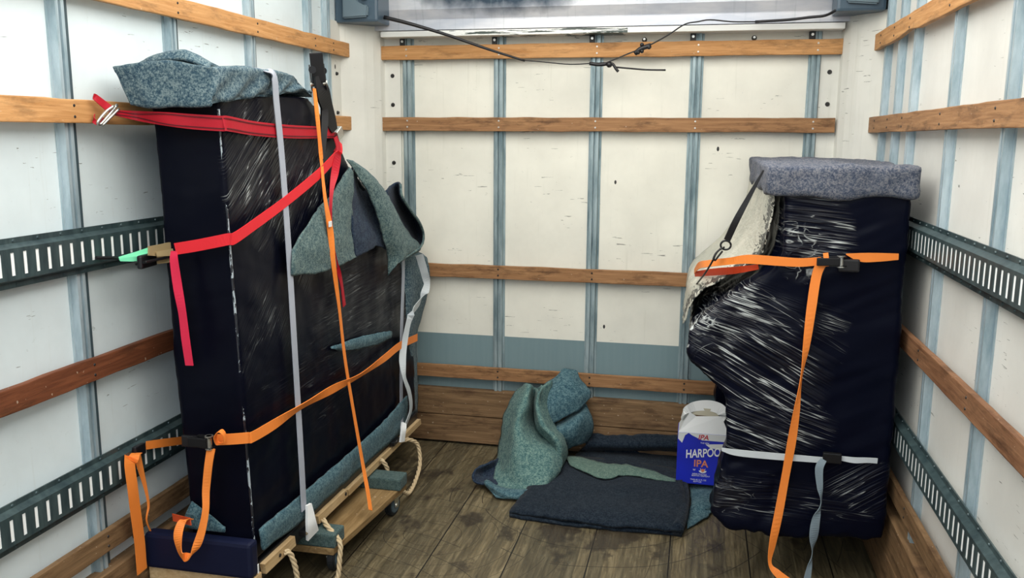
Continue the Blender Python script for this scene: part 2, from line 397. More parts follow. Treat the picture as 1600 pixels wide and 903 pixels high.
def remeshed(bm, voxel, smooth_iter, fn=None):
    """union and round a solid by voxel remeshing, smooth it, then move its points by fn(p, normal)"""
    me = bpy.data.meshes.new('tmp'); bmesh.ops.recalc_face_normals(bm, faces=bm.faces); bm.to_mesh(me); bm.free()
    o = bpy.data.objects.new('tmp', me); C.objects.link(o)
    r = o.modifiers.new('r', 'REMESH'); r.mode = 'VOXEL'; r.voxel_size = voxel
    s = o.modifiers.new('s', 'SMOOTH'); s.iterations = smooth_iter; s.factor = .5
    dg = bpy.context.evaluated_depsgraph_get(); m2 = bpy.data.meshes.new_from_object(o.evaluated_get(dg))
    bpy.data.objects.remove(o); bpy.data.meshes.remove(me)
    b = bmesh.new(); b.from_mesh(m2); bpy.data.meshes.remove(m2); b.normal_update()
    if fn:
        mv = [(v, fn(v.co.copy(), v.normal.copy())) for v in b.verts]
        for v, c in mv: v.co = c
    return b
def wrinkle(p, k=1.0, sx=1, sy=1, sz=1, seed=0):
    q = Vector((p.x * sx, p.y * sy, p.z * sz)) * k + Vector((seed, seed * 2, seed * 3))
    return noise.noise(q) + .5 * noise.noise(q * 2.1)

def tag(o, label, cat, group=None):
    o['label'] = label; o['category'] = cat
    if group: o['group'] = group
    return o
def thing(name, label, cat, loc=(0, 0, 0), group=None):
    o = bpy.data.objects.new(name, None); C.objects.link(o); o.location = loc; o.empty_display_size = .1
    return tag(o, label, cat, group)
def struct(name, bm, m, parent=None, smooth=False):
    o = finish(bm, name, m, parent, smooth)
    if parent is None: o['kind'] = 'structure'
    return o
def part(name, bm, m, parent, smooth=False): return finish(bm, name, m, parent, smooth)
def dupe(o, parent, offset, name=None):
    c = o.copy(); C.objects.link(c); c.parent = parent; c.location = o.location + offset
    return c

# ------------------------------------------------------------------ the truck box
XL, XR, YB = -1.714, 0.726, 4.169       # wall liner planes
SL, SR, SB = -1.669, 0.681, 4.124       # slat face planes
Y0 = -0.9; ZC = 2.70
bm = bmesh.new(); box(bm, XL - .05, XR + .05, Y0, YB + .05, -.06, 0); struct('floor', bm, M_floor)
bm = bmesh.new(); box(bm, XL - .05, XL, Y0, YB + .05, 0, ZC); struct('wall_left', bm, M_left)
bm = bmesh.new(); box(bm, XR, XR + .05, Y0, YB + .05, 0, ZC); struct('wall_right', bm, M_right)
bm = bmesh.new(); box(bm, XL, XR, YB, YB + .05, 0, ZC); struct('wall_back', bm, M_back)
bm = bmesh.new(); box(bm, XL - .05, XR + .05, Y0, YB + .05, ZC, ZC + .04); struct('ceiling', bm, M_white)

trim_n = [0]
def trim(bm, m, smooth=False):
    trim_n[0] += 1; return struct('trim_%d' % trim_n[0], bm, m, None, smooth)
# hat-section posts: flanges, webs, crowned face with a rib
def post_poly(w, d):
    h = w / 2
    return [(-h, 0), (-h, .004), (-h * .70, .004), (-h * .62, d), (-.005, d), (-.003, d - .012), (.003, d - .012), (.005, d), (h * .62, d), (h * .70, .004), (h, .004), (h, 0)]
M_post2 = steel('bright_galvanised_steel', (.26, .36, .41), (.50, .60, .65), .38, .35)
M_strip = mat('dark_slate_strip', (.045, .075, .09), .5)  # dark strip along the far side of the side-wall posts
def post(wall, pos, w=.054, d=.024, z0=.02, z1=ZC - .02):
    bm = bmesh.new()
    if wall == 'L': poly = [(XL + v, pos + u) for u, v in post_poly(w, d)]
    elif wall == 'R': poly = [(XR - v, pos + u) for u, v in post_poly(w, d)]
    else: poly = [(pos + u, YB - v) for u, v in post_poly(w, d)]
    prism(bm, poly, 'z', z0, z1)
    t = trim(bm, M_post if wall == 'B' else M_post2)
    if wall != 'B':
        bm = bmesh.new(); x = XL if wall == 'L' else XR; s = 1 if wall == 'L' else -1
        box(bm, min(x, x + s * .012), max(x, x + s * .012), pos + w / 2 + .001, pos + w / 2 + .015, z0, z1); part('dark_strip', bm, M_strip, t)
    return t
LP = [.02, .537, 1.05, 1.566, 2.078, 2.59, 3.105, 3.61, 3.80]
RP = [.27, .785, 1.30, 1.815, 2.322, 2.83, 3.345, 3.60, 3.86]
BP = [-1.438, -.975, -.508, -.048, .468]
for y in LP: post('L', y)
for y in RP: post('R', y)
for x in BP: post('B', x, w=.060, z1=2.04)

# corner columns (painted, rounded) with black bolts
def column(side):
    s = 1 if side == 'L' else -1; x = XL if side == 'L' else XR
    poly = [(x, 3.86), (x + s * .006, 3.862), (x + s * .012, 3.95), (x + s * .05, 3.99), (x + s * .095, 4.03), (x + s * .130, 4.075), (x + s * .150, 4.115), (x + s * .156, YB - .012), (x + s * .235, YB - .010), (x + s * .237, YB), (x, YB)]
    bm = bmesh.new(); prism(bm, poly, 'z', 0.0, 2.10)
    t = trim(bm, M_column)
    bx = x + s * .195
    for z in (1.865, 1.725, 1.44, 1.16, .88, .72):
        b = bmesh.new(); cyl(b, (bx, YB - .011, z), (bx, YB - .019, z), .0105, 12, .006)
        part('bolt', b, M_bolt, t)
    for z in (2.0, 1.86, 1.68, 1.40):
        b = bmesh.new(); cyl(b, (x + s * .009, 3.905, z), (x + s * .018, 3.905, z), .009, 10, .006)
        part('bolt', b, M_bolt, t)
    return t
column('L'); column('R')

# header above the back wall: folded sheet, white lip
bm = bmesh.new()
prism(bm, [(YB, 2.072), (4.085, 2.072), (4.085, 2.115), (4.090, 2.120), (4.075, 2.165), (4.05, ZC), (YB, ZC)], 'x', XL + .13, XR - .13)
def header_mat():
    m = mat('header_sheet_metal_patchy', (.6, .62, .66), .32, .3); n = N(m)
    v = n.coord(scale=(.6, 1, 2.0)); g = n.noise(v, 5, 4, .6)
    c = n.ramp(g, [(.35, (.50, .53, .60)), (.65, (.74, .74, .77))])
    x, y, z = n.xyz(n.coord())
    # a dark blue patch with a ragged edge on the header
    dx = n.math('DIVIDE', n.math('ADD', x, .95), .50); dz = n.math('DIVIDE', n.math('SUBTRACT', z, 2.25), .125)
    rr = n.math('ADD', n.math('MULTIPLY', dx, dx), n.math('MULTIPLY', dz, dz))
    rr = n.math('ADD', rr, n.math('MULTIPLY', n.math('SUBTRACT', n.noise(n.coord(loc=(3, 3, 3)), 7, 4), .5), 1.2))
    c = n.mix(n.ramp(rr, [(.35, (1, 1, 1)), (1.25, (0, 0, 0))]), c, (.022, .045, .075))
    dr = n.noise(n.coord(scale=(22, 1, .7)), 2.2, 3, .6)
    c = n.mix(n.math('MULTIPLY', n.ramp(dr, [(.58, (0, 0, 0)), (.74, (1, 1, 1))]), .35), c, (.20, .26, .28))
    n.col(c); n.bump(g, .15, .01); return m
trim(bm, header_mat())
bm = bmesh.new(); box(bm, XL + .17, XR - .155, 4.068, YB, 2.040, 2.066, .003); 
def lip_mat():
    m = mat('white_lip', (.86, .87, .84), .35); n = N(m)
    g = n.noise(n.coord(scale=(1.4, 1, 26)), 3, 4, .7)
    x = n.xyz(n.coord())[0]; k = n.math('LESS_THAN', n.math('ABSOLUTE', n.math('ADD', x, .78)), .42)
    c = n.mix(n.math('MULTIPLY', n.math('GREATER_THAN', g, .55), k), (.84, .85, .82), (.05, .07, .06)); n.col(c); return m
trim(bm, lip_mat())

# kick boards along the floor
def kick(name, x0, x1, y0, y1, a, zt):
    bm = bmesh.new()
    zz = 0.014; zm = zt * .53
    box(bm, x0, x1, y0, y1, zz, zm - .002, .002); box(bm, x0, x1, y0, y1, zm + .002, zt, .003)
    o = struct(name, bm, W_kick[a]); return o
kick('baseboard_back', XL + .02, XR - .02, SB - .004, YB, 'x', .293)
kick('baseboard_left', XL, SL + .004, Y0, 3.86, 'y', .293)
kick('baseboard_right', SR - .004, XR, Y0, 3.86, 'y', .293)

# wooden slats
HZ = [('s1', 1.939, 2.005), ('s2', 1.599, 1.664), ('s3', .876, .942), ('s4', .353, .419)]
ends = {'L': (Y0 + .1, [3.985, 4.00, 3.99, 3.86]), 'R': (Y0 + .1, [4.04, 4.04, 3.9, 3.86])}
place = {'s1': 'top', 's2': 'second', 's3': 'third', 's4': 'bottom'}
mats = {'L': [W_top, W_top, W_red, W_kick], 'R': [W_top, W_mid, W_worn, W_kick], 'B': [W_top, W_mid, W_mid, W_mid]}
labs = {'L': ['orange-brown wooden slat along the top of the left wall', 'stained brown wooden slat on the left wall with the red strap hooked to it', 'dark reddish wooden slat on the left wall between the two slotted tracks', 'scuffed brown wooden slat on the left wall just below the lower slotted track'],
        'R': ['pale orange wooden slat along the top of the right wall', 'grey-brown wooden slat on the right wall above the upper slotted track', 'worn reddish wooden slat on the right wall between the two slotted tracks', 'worn brown wooden slat on the right wall below the lower slotted track'],
        'B': ['bright orange-brown wooden slat highest on the back wall under the black cable', 'second wooden slat from the top of the back wall, dark grain stains', 'brown wooden slat across the middle of the back wall, behind the wrapped pianos', 'wooden slat on the blue-grey band of the back wall above the kick board']}
for wl in 'LRB':
    for i, (k, z0, z1) in enumerate(HZ):
        bm = bmesh.new(); a = 'x' if wl == 'B' else 'y'
        if wl == 'B':
            x0, x1 = (XL + .157, XR - .157)
            if i == 0: x0, x1 = -1.585, .575
            if i == 1: x0, x1 = -1.575, .565
            box(bm, x0, x1, SB, SB + .019, z0, z1, .003); c = ((x0 + x1) / 2, SB, z0)
        else:
            y0 = ends[wl][0]; y1 = ends[wl][1][i]
            x0, x1 = (SL - .019, SL) if wl == 'L' else (SR, SR + .019)
            nseg = 24
            box(bm, x0, x1, y0, y1, z0, z1, .003); c = (x0, (y0 + y1) / 2, z0)
        # worn, slightly chewed edges
        bmesh.ops.subdivide_edges(bm, edges=[e for e in bm.edges if e.calc_length() > .8], cuts=70, use_grid_fill=True)
        for v in bm.verts:
            v.co.z += noise.noise(v.co * 9 + Vector((i, 0, 0))) * .0028
            if wl != 'B' and i in (0,) and v.co.z < (z0 + z1) / 2: v.co.z += max(0, noise.noise(v.co * 5) - .25) * .02
        t = thing('wooden_slat', labs[wl][i], 'slat', c)
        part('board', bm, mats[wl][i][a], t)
        if wl == 'B':
            for x in BP:
                for dz in (.018, .048):
                    b = bmesh.new(); cyl(b, (x + .004, SB + .001, z0 + dz), (x + .004, SB - .003, z0 + dz), .0055, 10, .003)
                    part('screw', b, M_screw if i < 2 else M_bolt, t)
        else:
            for y in (LP if wl == 'L' else RP):
                if 1.2 < y < y1:
                    for dz in (.018, .048):
                        b = bmesh.new(); xs = SL if wl == 'L' else SR; s = 1 if wl == 'L' else -1
                        cyl(b, (xs - s * .001, y, z0 + dz), (xs + s * .002, y, z0 + dz), .005, 10, .003); part('screw', b, M_bolt, t)

# slotted cargo tracks
def track(wl, z0, z1, label, y1=3.80):
    s = 1 if wl == 'L' else -1; X = SL if wl == 'L' else SR; XW = XL if wl == 'L' else XR
    t = thing('cargo_track', label, 'cargo track', (XW, 1.5, z0))
    y0 = Y0 + .1; zc = (z0 + z1) / 2; sh = .029
    bm = bmesh.new()
    xf = X + s * .006; xb = X - s * .004
    def bx(a, b, c, d, e, f): box(bm, min(a, b), max(a, b), c, d, e, f)
    # flanges stepped back, raised middle with slots
    bx(X - s * .012, X - s * .016, y0, y1, z0, z0 + .016); bx(X - s * .012, X - s * .016, y0, y1, z1 - .016, z1)
    for za, zb, sg in ((z0 + .014, z0 + .024, 1), (z1 - .014, z1 - .024, -1)):
        prism(bm, [(X - s * .016, za), (X - s * .012, za), (xf, zb), (xf - s * .004, zb)], 'y', y0, y1)
    bx(xf, xf - s * .0015, y0, y1, z0 + .024, zc - sh); bx(xf, xf - s * .0015, y0, y1, zc + sh, z1 - .024)
    p = .0417; off = 1.768 if wl == 'L' else 2.93
    k0 = math.floor((y0 - off) / p) + 1; ys = []
    y = off + k0 * p
    while y < y1 - .02: ys.append(y); y += p
    prev = y0; hw = .0060 if wl == 'L' else .0085
    for y in ys:
        bx(xf, xf - s * .0015, prev, y - hw, zc - sh, zc + sh); prev = y + hw
    bx(xf, xf - s * .0015, prev, y1, zc - sh, zc + sh)
    BP_ = bmesh.new(); bx2 = bx
    bm, plate = BP_, bm
    bx(xf - s * .0016, xf - s * .0075, y0, y1, zc - sh - .004, zc + sh + .004)  # bright strip added behind the slots so they stay pale
    bx(xf - s * .0075, XW + s * .003, y0, y1, zc - .01, zc + .01)
    part('added_backing', bm, M_slot, t)
    bm = plate
    y = y0 + .05
    while y < y1:
        for z in (z0 + .008, z1 - .008): cyl(bm, (X - s * .012, y, z), (X - s * .009, y, z), .0045, 8, .003)
        y += .0834
    part('slotted_plate', bm, M_track, t)
track('L', 1.188, 1.314, 'upper dark slotted steel cargo track on the left wall, mint-green handled ratchet in front', 3.75)
track('L', .519, .646, 'lower dark slotted steel cargo track on the left wall with orange strap hanging from it', 3.75)
track('R', 1.188, 1.314, 'upper slotted steel cargo track on the right wall beside the wrapped piano')
track('R', .519, .646, 'lower slotted steel cargo track on the right wall near the floor')

# small brackets and eye bolts under the header lip
lb = ['leftmost small black bracket under the header lip', 'second small black bracket from the left under the header lip', 'small black bracket above the back wall post nearest the cable knot', 'fourth small black bracket from the left under the header lip', 'rightmost small black bracket under the header lip by the corner column']
for i, x in enumerate(BP):
    t = thing('bracket', lb[i], 'bracket', (x - .018, YB - .02, 2.0), 'brackets under the header lip')
    b = bmesh.new(); box(b, x - .034, x - .008, YB - .030, YB - .004, 2.006, 2.040, .002); part('plate', b, M_bolt, t)
    b = bmesh.new(); cyl(b, (x - .021, YB - .029, 2.026), (x - .021, YB - .034, 2.026), .006, 10); part('screw', b, M_screw, t)
for x, l in ((-.29, 'round eye bolt left of centre on the white panel under the header lip'), (.20, 'round eye bolt at right on the white panel under the header lip')):
    t = thing('eye_bolt', l, 'bolt', (x, YB, 2.018))
    b = bmesh.new(); cyl(b, (x, YB, 2.018), (x, YB - .010, 2.018), .012, 14, .009); part('washer', b, M_bolt, t)
    b = bmesh.new(); cyl(b, (x, YB - .010, 2.020), (x, YB - .018, 2.020), .006, 10, .005); part('head', b, M_screw, t)

# ------------------------------------------------------------------ lamp housings in the top corners, black cable
def housing(x0, x1, side, label):
    t = thing('lamp_housing', label, 'lamp housing', ((x0 + x1) / 2, 3.98, 2.09))
    b = bmesh.new(); box(b, x0, x1, 3.92, 4.085, 2.092, 2.42, .012)
    part('casing', b, M_lamp, t)
    b = bmesh.new()
    w = x1 - x0
    if side == 'L':
        poly = [(x0 + .045, 2.108), (x1 - .045, 2.114), (x1 - .040, 2.165), (x1 - .085, 2.172), (x0 + .115, 2.178), (x0 + .10, 2.21), (x0 + .10, 2.40), (x0 + .04, 2.40), (x0 + .05, 2.20)]
    else:
        poly = [(x0 + .035, 2.125), (x1 - .035, 2.115), (x1 - .020, 2.40), (x0 + .04, 2.40)]
    prism(b, poly, 'y', 3.900, 3.925)
    bmesh.ops.bevel(b, geom=list(b.edges), offset=.006, segments=2, affect='EDGES')
    part('moulded_cover', b, M_lamp2, t)
    b = bmesh.new()
    if side == 'L': prism(b, [(x0 + .14, 2.19), (x1 - .05, 2.19), (x1 - .04, 2.40), (x0 + .14, 2.40)], 'y', 3.906, 3.922)
    else: box(b, x0 + .05, x0 + .12, 3.894, 3.902, 2.138, 2.150, .002)
    part('recess_panel', b, M_lamp, t)
housing(-1.712, -1.500, 'L', 'grey-blue plastic housing in the top left corner where the black hose starts')
housing(.512, .705, 'R', 'grey-green plastic housing in the top right corner where the thin cable ends')

t = thing('cable', 'long black cable sagging across the top of the back wall from corner to corner', 'cable', at(945, 101, y=4.02))
b = bmesh.new(); tube(b, [at(600, 27, y=3.99), at(640, 37, y=4.0), at(700, 55, y=4.03), at(760, 76, y=4.04), at(820, 95, y=4.04)], .0085, 8, 6, taper=lambda u: 1.15 - .55 * u); part('thick_sleeve', b, M_black, t, True)
b = bmesh.new(); tube(b, [at(815, 94, y=4.04), at(850, 97, y=4.05), at(890, 100.5, y=4.05), at(925, 99, y=4.05), at(945, 98, y=4.05)], .0026, 6, 5); part('thin_wire', b, M_black, t, True)
b = bmesh.new(); tube(b, [at(921, 99, y=4.045), at(935, 101, y=4.045), at(948, 100, y=4.045)], .0085, 8, 4)
tube(b, [at(948, 100, y=4.04), at(957, 100, y=4.04), at(962, 107, y=4.04), at(966, 112, y=4.04)], .0065, 8, 4)
bmesh.ops.create_icosphere(b, subdivisions=2, radius=.014, matrix=Matrix.Translation(at(952, 101, y=4.04))); part('connector', b, M_black, t, True)
b = bmesh.new(); tube(b, [at(962, 105, y=4.045), at(985, 107, y=4.045), at(1010, 109, y=4.045), at(1040, 109.5, y=4.045)], .0040, 6, 4); part('loose_end', b, M_black, t, True)
b = bmesh.new(); tube(b, [at(945, 99, y=4.04), at(965, 91, y=4.045), at(984, 83, y=4.045), at(1000, 77, y=4.045), at(1020, 68, y=4.045), at(1045, 54, y=4.04), at(1070, 38, y=4.03), at(1090, 34, y=4.03), at(1110, 31, y=4.03), at(1145, 34, y=4.03), at(1185, 34, y=4.03)], .0032, 6, 5); part('thin_wire', b, M_black, t, True)
b = bmesh.new(); tube(b, [at(992, 84, y=4.035), at(1002, 76, y=4.03), at(1017, 71, y=4.035)], .011, 8, 4)
for q in ((1003, 70), (997, 82), (1003, 80), (1014, 74)): bmesh.ops.create_icosphere(b, subdivisions=2, radius=.0095, matrix=Matrix.Translation(at(*q, y=4.03)))
part('tape_knot', b, M_black, t, True)
b = bmesh.new(); tube(b, [at(1180, 34, y=4.03), at(1230, 31, y=4.03), at(1265, 27, y=4.02), at(1290, 24, y=4.0), at(1308, 15, y=3.96)], .0062, 8, 5); part('thick_sleeve', b, M_black, t, True)

# ------------------------------------------------------------------ left: wrapped grand piano on a skid board on a dolly
def lean(z): return -.036 * (z - .3)
PX1, PX0 = -1.312, -1.535
pl = thing('wrapped_piano', 'tall piano wrapped in black film and blue-grey blankets standing on end at left', 'piano', (-1.43, 3.0, .25))
bm = bmesh.new()
prof = [(2.285, .262), (3.84, .262), (3.86, .60), (3.93, .80), (3.86, 1.02), (3.64, 1.19), (3.38, 1.355), (3.19, 1.465), (3.075, 1.58), (2.96, 1.66), (2.88, 1.70), (2.285, 1.70)]
prism(bm, prof, 'x', PX0, PX1)
def fn(p, nn):
    k = wrinkle(p, 1.0, 5, 5, 5, 2) * .006 + wrinkle(p, 1.0, 9, 16, 34, 5) * .0016
    p = p + nn * k; p.x += lean(p.z) ; return p
b = remeshed(bm, .0125, 3, fn); part('film_wrap', b, B_side, pl, True)
bm = bmesh.new(); tube(bm, [(PX1 - .004 + lean(z) + .0015 * noise.noise(Vector((0, 0, z * 40))), 2.289, z) for z in [.30 + .028 * i for i in range(49)]], .0040, 6, 2)
m_cr = mat('film_edge_glint', (.02, .025, .03), .15, spec=.9); n_ = N(m_cr); n_.col(n_.mix(n_.math('GREATER_THAN', n_.noise(n_.coord(scale=(1, 1, .4)), 60, 3, .7), .53), (.01, .012, .02), (.36, .42, .46)))  # edge glint painted as pale dashes on a thin tube
part('edge_glint', bm, m_cr, pl, True)

# blanket cap on top
bm = bmesh.new()
box(bm, -1.655, -1.330, 2.222, 2.86, 1.655, 1.770)
def fn(p, nn):
    z0 = p.z
    k = wrinkle(p, 1, 5, 5, 6, 1) * .008 + wrinkle(p, 1, 30, 30, 30, 4) * .0018
    if nn.x > .5:      # diagonal drape folds on the long side
        k += .007 * math.sin((p.y - 1.1 * (p.z - 1.7)) * 46 + 1.5 * noise.noise(p * 6)) * max(0, min(1, (1.76 - p.z) / .06))
    p = p + nn * k
    low = max(0, min(1, (1.765 - z0) / .11))
    if p.x < -1.5: p.x += .050 * low * min(1, (-1.5 - p.x) / .12)      # tapers in on the wall side
    if nn.z < .4:
        p.z += low * (.070 * (p.y - 2.222) / .64 + .010 * noise.noise(Vector((p.x * 9, p.y * 9, 3))))
        p.z -= low * .012 * (1 if nn.y < -.4 else 0)
    if nn.x > .2: p.x -= .010 * low
    if p.y > 2.72: p.z -= (p.y - 2.72) * .45 * (1 - low)
    if p.z > 1.75: p.z += .006 * math.sin(p.x * 22 + p.y * 7)
    return p
b = remeshed(bm, .0095, 3, fn); part('top_blanket', b, F_cap, pl, True)
# turned-over edge lying on the cap
bm = bmesh.new()
sheet(bm, [[(-1.59, 2.25, 1.758), (-1.54, 2.238, 1.766), (-1.48, 2.235, 1.774), (-1.43, 2.240, 1.776), (-1.37, 2.26, 1.752)],
           [(-1.585, 2.27, 1.772), (-1.54, 2.26, 1.784), (-1.48, 2.26, 1.798), (-1.43, 2.265, 1.798), (-1.375, 2.29, 1.766)],
           [(-1.58, 2.34, 1.762), (-1.54, 2.34, 1.768), (-1.48, 2.345, 1.770), (-1.43, 2.36, 1.766), (-1.38, 2.38, 1.755)]], 6, 5, .012, .007, 12, 3, .004)
part('blanket_fold', bm, F_cap, pl, True)

# blanket hanging over the sloping side
XS = -1.312
def S(px, py, off=0.0, x=-1.34):
    p = at(px, py, x=x + off)
    return p if p.y < 4.085 else at(px, py, y=4.085)
bm = bmesh.new()
sheet(bm, [[S(544, 262, .012), S(546, 262, .014), S(549, 264, .016), S(552, 268, .016)],
           [S(522, 296, .018), S(532, 296, .026), S(542, 297, .026), S(550, 300, .016)],
           [S(492, 334, .022), S(514, 332, .032), S(534, 330, .030), S(549, 330, .014)],
           [S(463, 378, .026), S(498, 372, .038), S(530, 366, .036), S(551, 362, .016)],
           [S(456, 402, .028), S(496, 400, .040), S(530, 396, .038), S(553, 388, .018)],
           [S(456, 430, .028), S(496, 427, .040), S(528, 416, .038), S(555, 402, .020)]], 8, 8, .007, .005, 14, 3, .005)
part('side_blanket', bm, F_mid, pl, True)
bm = bmesh.new()   # inner fold panel, its shade put into a darker felt
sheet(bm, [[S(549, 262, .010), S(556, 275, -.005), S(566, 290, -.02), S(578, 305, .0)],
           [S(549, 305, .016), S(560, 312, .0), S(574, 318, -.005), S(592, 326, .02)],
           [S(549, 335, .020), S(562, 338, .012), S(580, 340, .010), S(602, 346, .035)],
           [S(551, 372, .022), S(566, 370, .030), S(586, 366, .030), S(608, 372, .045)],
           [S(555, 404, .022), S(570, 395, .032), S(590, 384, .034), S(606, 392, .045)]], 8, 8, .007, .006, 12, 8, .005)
part('shaded_fold_panel', bm, F_shade, pl, True)
bm = bmesh.new()   # flared corner, pale side
sheet(bm, [[S(543, 250, .01), S(550, 250, .02), S(556, 254, .015), S(562, 262, .0)],
           [S(562, 280, .03), S(572, 272, .045), S(582, 276, .04), S(592, 288, .01)],
           [S(580, 312, .045), S(591, 302, .06), S(601, 303, .055), S(610, 316, .02)],
           [S(592, 345, .055), S(604, 335, .075), S(617, 334, .07), S(626, 345, .03)],
           [S(600, 378, .055), S(614, 368, .080), S(628, 362, .08), S(640, 366, .05)],
           [S(606, 400, .050), S(622, 396, .080), S(638, 388, .09), S(655, 384, .07)],
           [S(606, 432, .040), S(618, 416, .072), S(630, 406, .085), S(652, 394, .07)]], 8, 7, .007, .006, 11, 6, .004)
part('flared_corner', bm, F_mid, pl, True)
bm = bmesh.new()
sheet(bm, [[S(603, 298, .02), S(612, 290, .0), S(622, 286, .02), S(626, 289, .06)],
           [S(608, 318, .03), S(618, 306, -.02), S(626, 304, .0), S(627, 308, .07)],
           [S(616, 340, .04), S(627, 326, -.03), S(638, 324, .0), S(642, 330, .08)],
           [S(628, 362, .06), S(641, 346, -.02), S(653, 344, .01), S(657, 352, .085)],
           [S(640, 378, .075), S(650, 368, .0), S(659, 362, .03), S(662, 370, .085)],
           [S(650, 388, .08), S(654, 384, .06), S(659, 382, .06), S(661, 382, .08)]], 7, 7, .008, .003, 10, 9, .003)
part('curled_flap', bm, F_shade, pl, True)
bm = bmesh.new(); tube(bm, [S(626, 288, .062), S(628, 306, .074), S(642, 329, .083), S(657, 351, .088), S(662, 369, .088), S(657, 386, .085), S(640, 398, .088), S(622, 410, .08)], .0052, 8, 5)
part('flap_hem', bm, F_mid, pl, True)

# blanket over the tail end
bm = bmesh.new()
sheet(bm, [[S(622, 398), S(640, 396, .02), S(655, 394, .01), S(668, 404, -.04)],
           [S(628, 430), S(642, 430, .02), S(660, 425, .01), S(671, 440, -.04)],
           [S(629, 470), S(640, 475, .02), S(650, 480, .01), S(662, 480, -.04)],
           [S(630, 520), S(638, 525, .015), S(645, 528, .01), S(650, 530, -.04)],
           [S(632, 590), S(640, 590, .012), S(647, 590, .01), S(652, 590, -.03)],
           [S(633, 655), S(640, 652, .012), S(647, 648, .01), S(652, 645, -.03)]], 6, 6, .007, .004, 12, 12, .003)
part('tail_blanket', bm, F_cap, pl, True)
# blanket under the piano showing below the film
ZB = ((.366, .362, .358, .362, .388), (.292, .266, .258, .246, .232))
bm = bmesh.new()
sheet(bm, [[(PX1 + .016, 2.29, ZB[0][0]), (PX1 + .018, 2.6, ZB[0][1]), (PX1 + .018, 3.0, ZB[0][2]), (PX1 + .018, 3.35, ZB[0][3]), (PX1 + .016, 3.66, ZB[0][4])],
           [(PX1 + .020, 2.29, .33), (PX1 + .026, 2.6, .325), (PX1 + .026, 3.0, .325), (PX1 + .024, 3.35, .33), (PX1 + .018, 3.66, .335)],
           [(PX1 + .016, 2.30, ZB[1][0]), (PX1 + .018, 2.6, ZB[1][1]), (PX1 + .018, 3.0, ZB[1][2]), (PX1 + .016, 3.35, ZB[1][3]), (PX1 + .012, 3.66, ZB[1][4])]], 10, 5, .008, .005, 14, 2, .003)
part('base_blanket', bm, F_low, pl, True)
bm = bmesh.new()
sheet(bm, [[at(517, 543, x=-1.318), at(550, 530, x=-1.318), at(585, 521, x=-1.318), at(612, 517, x=-1.318)],
           [at(520, 546, x=-1.312), at(552, 538, x=-1.312), at(586, 530, x=-1.312), at(612, 522, x=-1.312)],
           [at(530, 548, x=-1.318), at(556, 546, x=-1.318), at(588, 538, x=-1.318), at(611, 527, x=-1.318)]], 6, 4, .004, .001, 12, 2, .004)
part('blanket_patch', bm, F_low, pl, True)
bm = bmesh.new()
sheet(bm, [[at(300, 783, y=2.276), at(330, 806, y=2.272), at(352, 824, y=2.274)],
           [at(292, 800, y=2.268), at(322, 818, y=2.268), at(352, 827, y=2.268)],
           [at(285, 822, y=2.272), at(318, 828, y=2.270), at(352, 831, y=2.272)]], 6, 5, .006, .002, 14, 5)
part('blanket_corner', bm, F_low, pl, True)

# skid board
sk = thing('skid_board', 'long piano skid board with pale wood edge and navy padded end under the left piano', 'skid board', (-1.48, 3.05, .182))
b = bmesh.new(); box(b, -1.655, -1.310, 2.29, 3.86, .185, .248, .004); part('board', b, M_black, sk)
b = bmesh.new(); box(b, -1.662, -1.296, 2.228, 2.276, .226, .342, .012); part('padded_end', b, F_navy, sk)
b = bmesh.new(); box(b, -1.660, -1.296, 2.240, 2.290, .182, .224, .003); part('end_beam', b, W_light, sk)
b = bmesh.new(); box(b, -1.2945, -1.2925, 2.262, 2.268, .232, .262); part('label_tag', b, M_pad, sk)
for y0, y1, z0, z1 in ((2.31, 2.515, .206, .243), (2.70, 2.958, .196, .228), (2.97, 3.86, .190, .217)):
    b = bmesh.new(); prism(b, [(y0, z0), (y1, z0 - .003), (y1 - .006, z1 - .003), (y0 - .008, z1)], 'x', -1.3095, -1.2915); part('side_rail', b, W_light, sk)
b = bmesh.new(); cyl(b, (-1.292, 2.935, .212), (-1.288, 2.935, .212), .007, 10); part('bolt', b, M_bolt, sk)
b = bmesh.new(); cyl(b, (-1.292, 2.40, .225), (-1.288, 2.40, .225), .006, 10); part('bolt', b, M_bolt, sk)

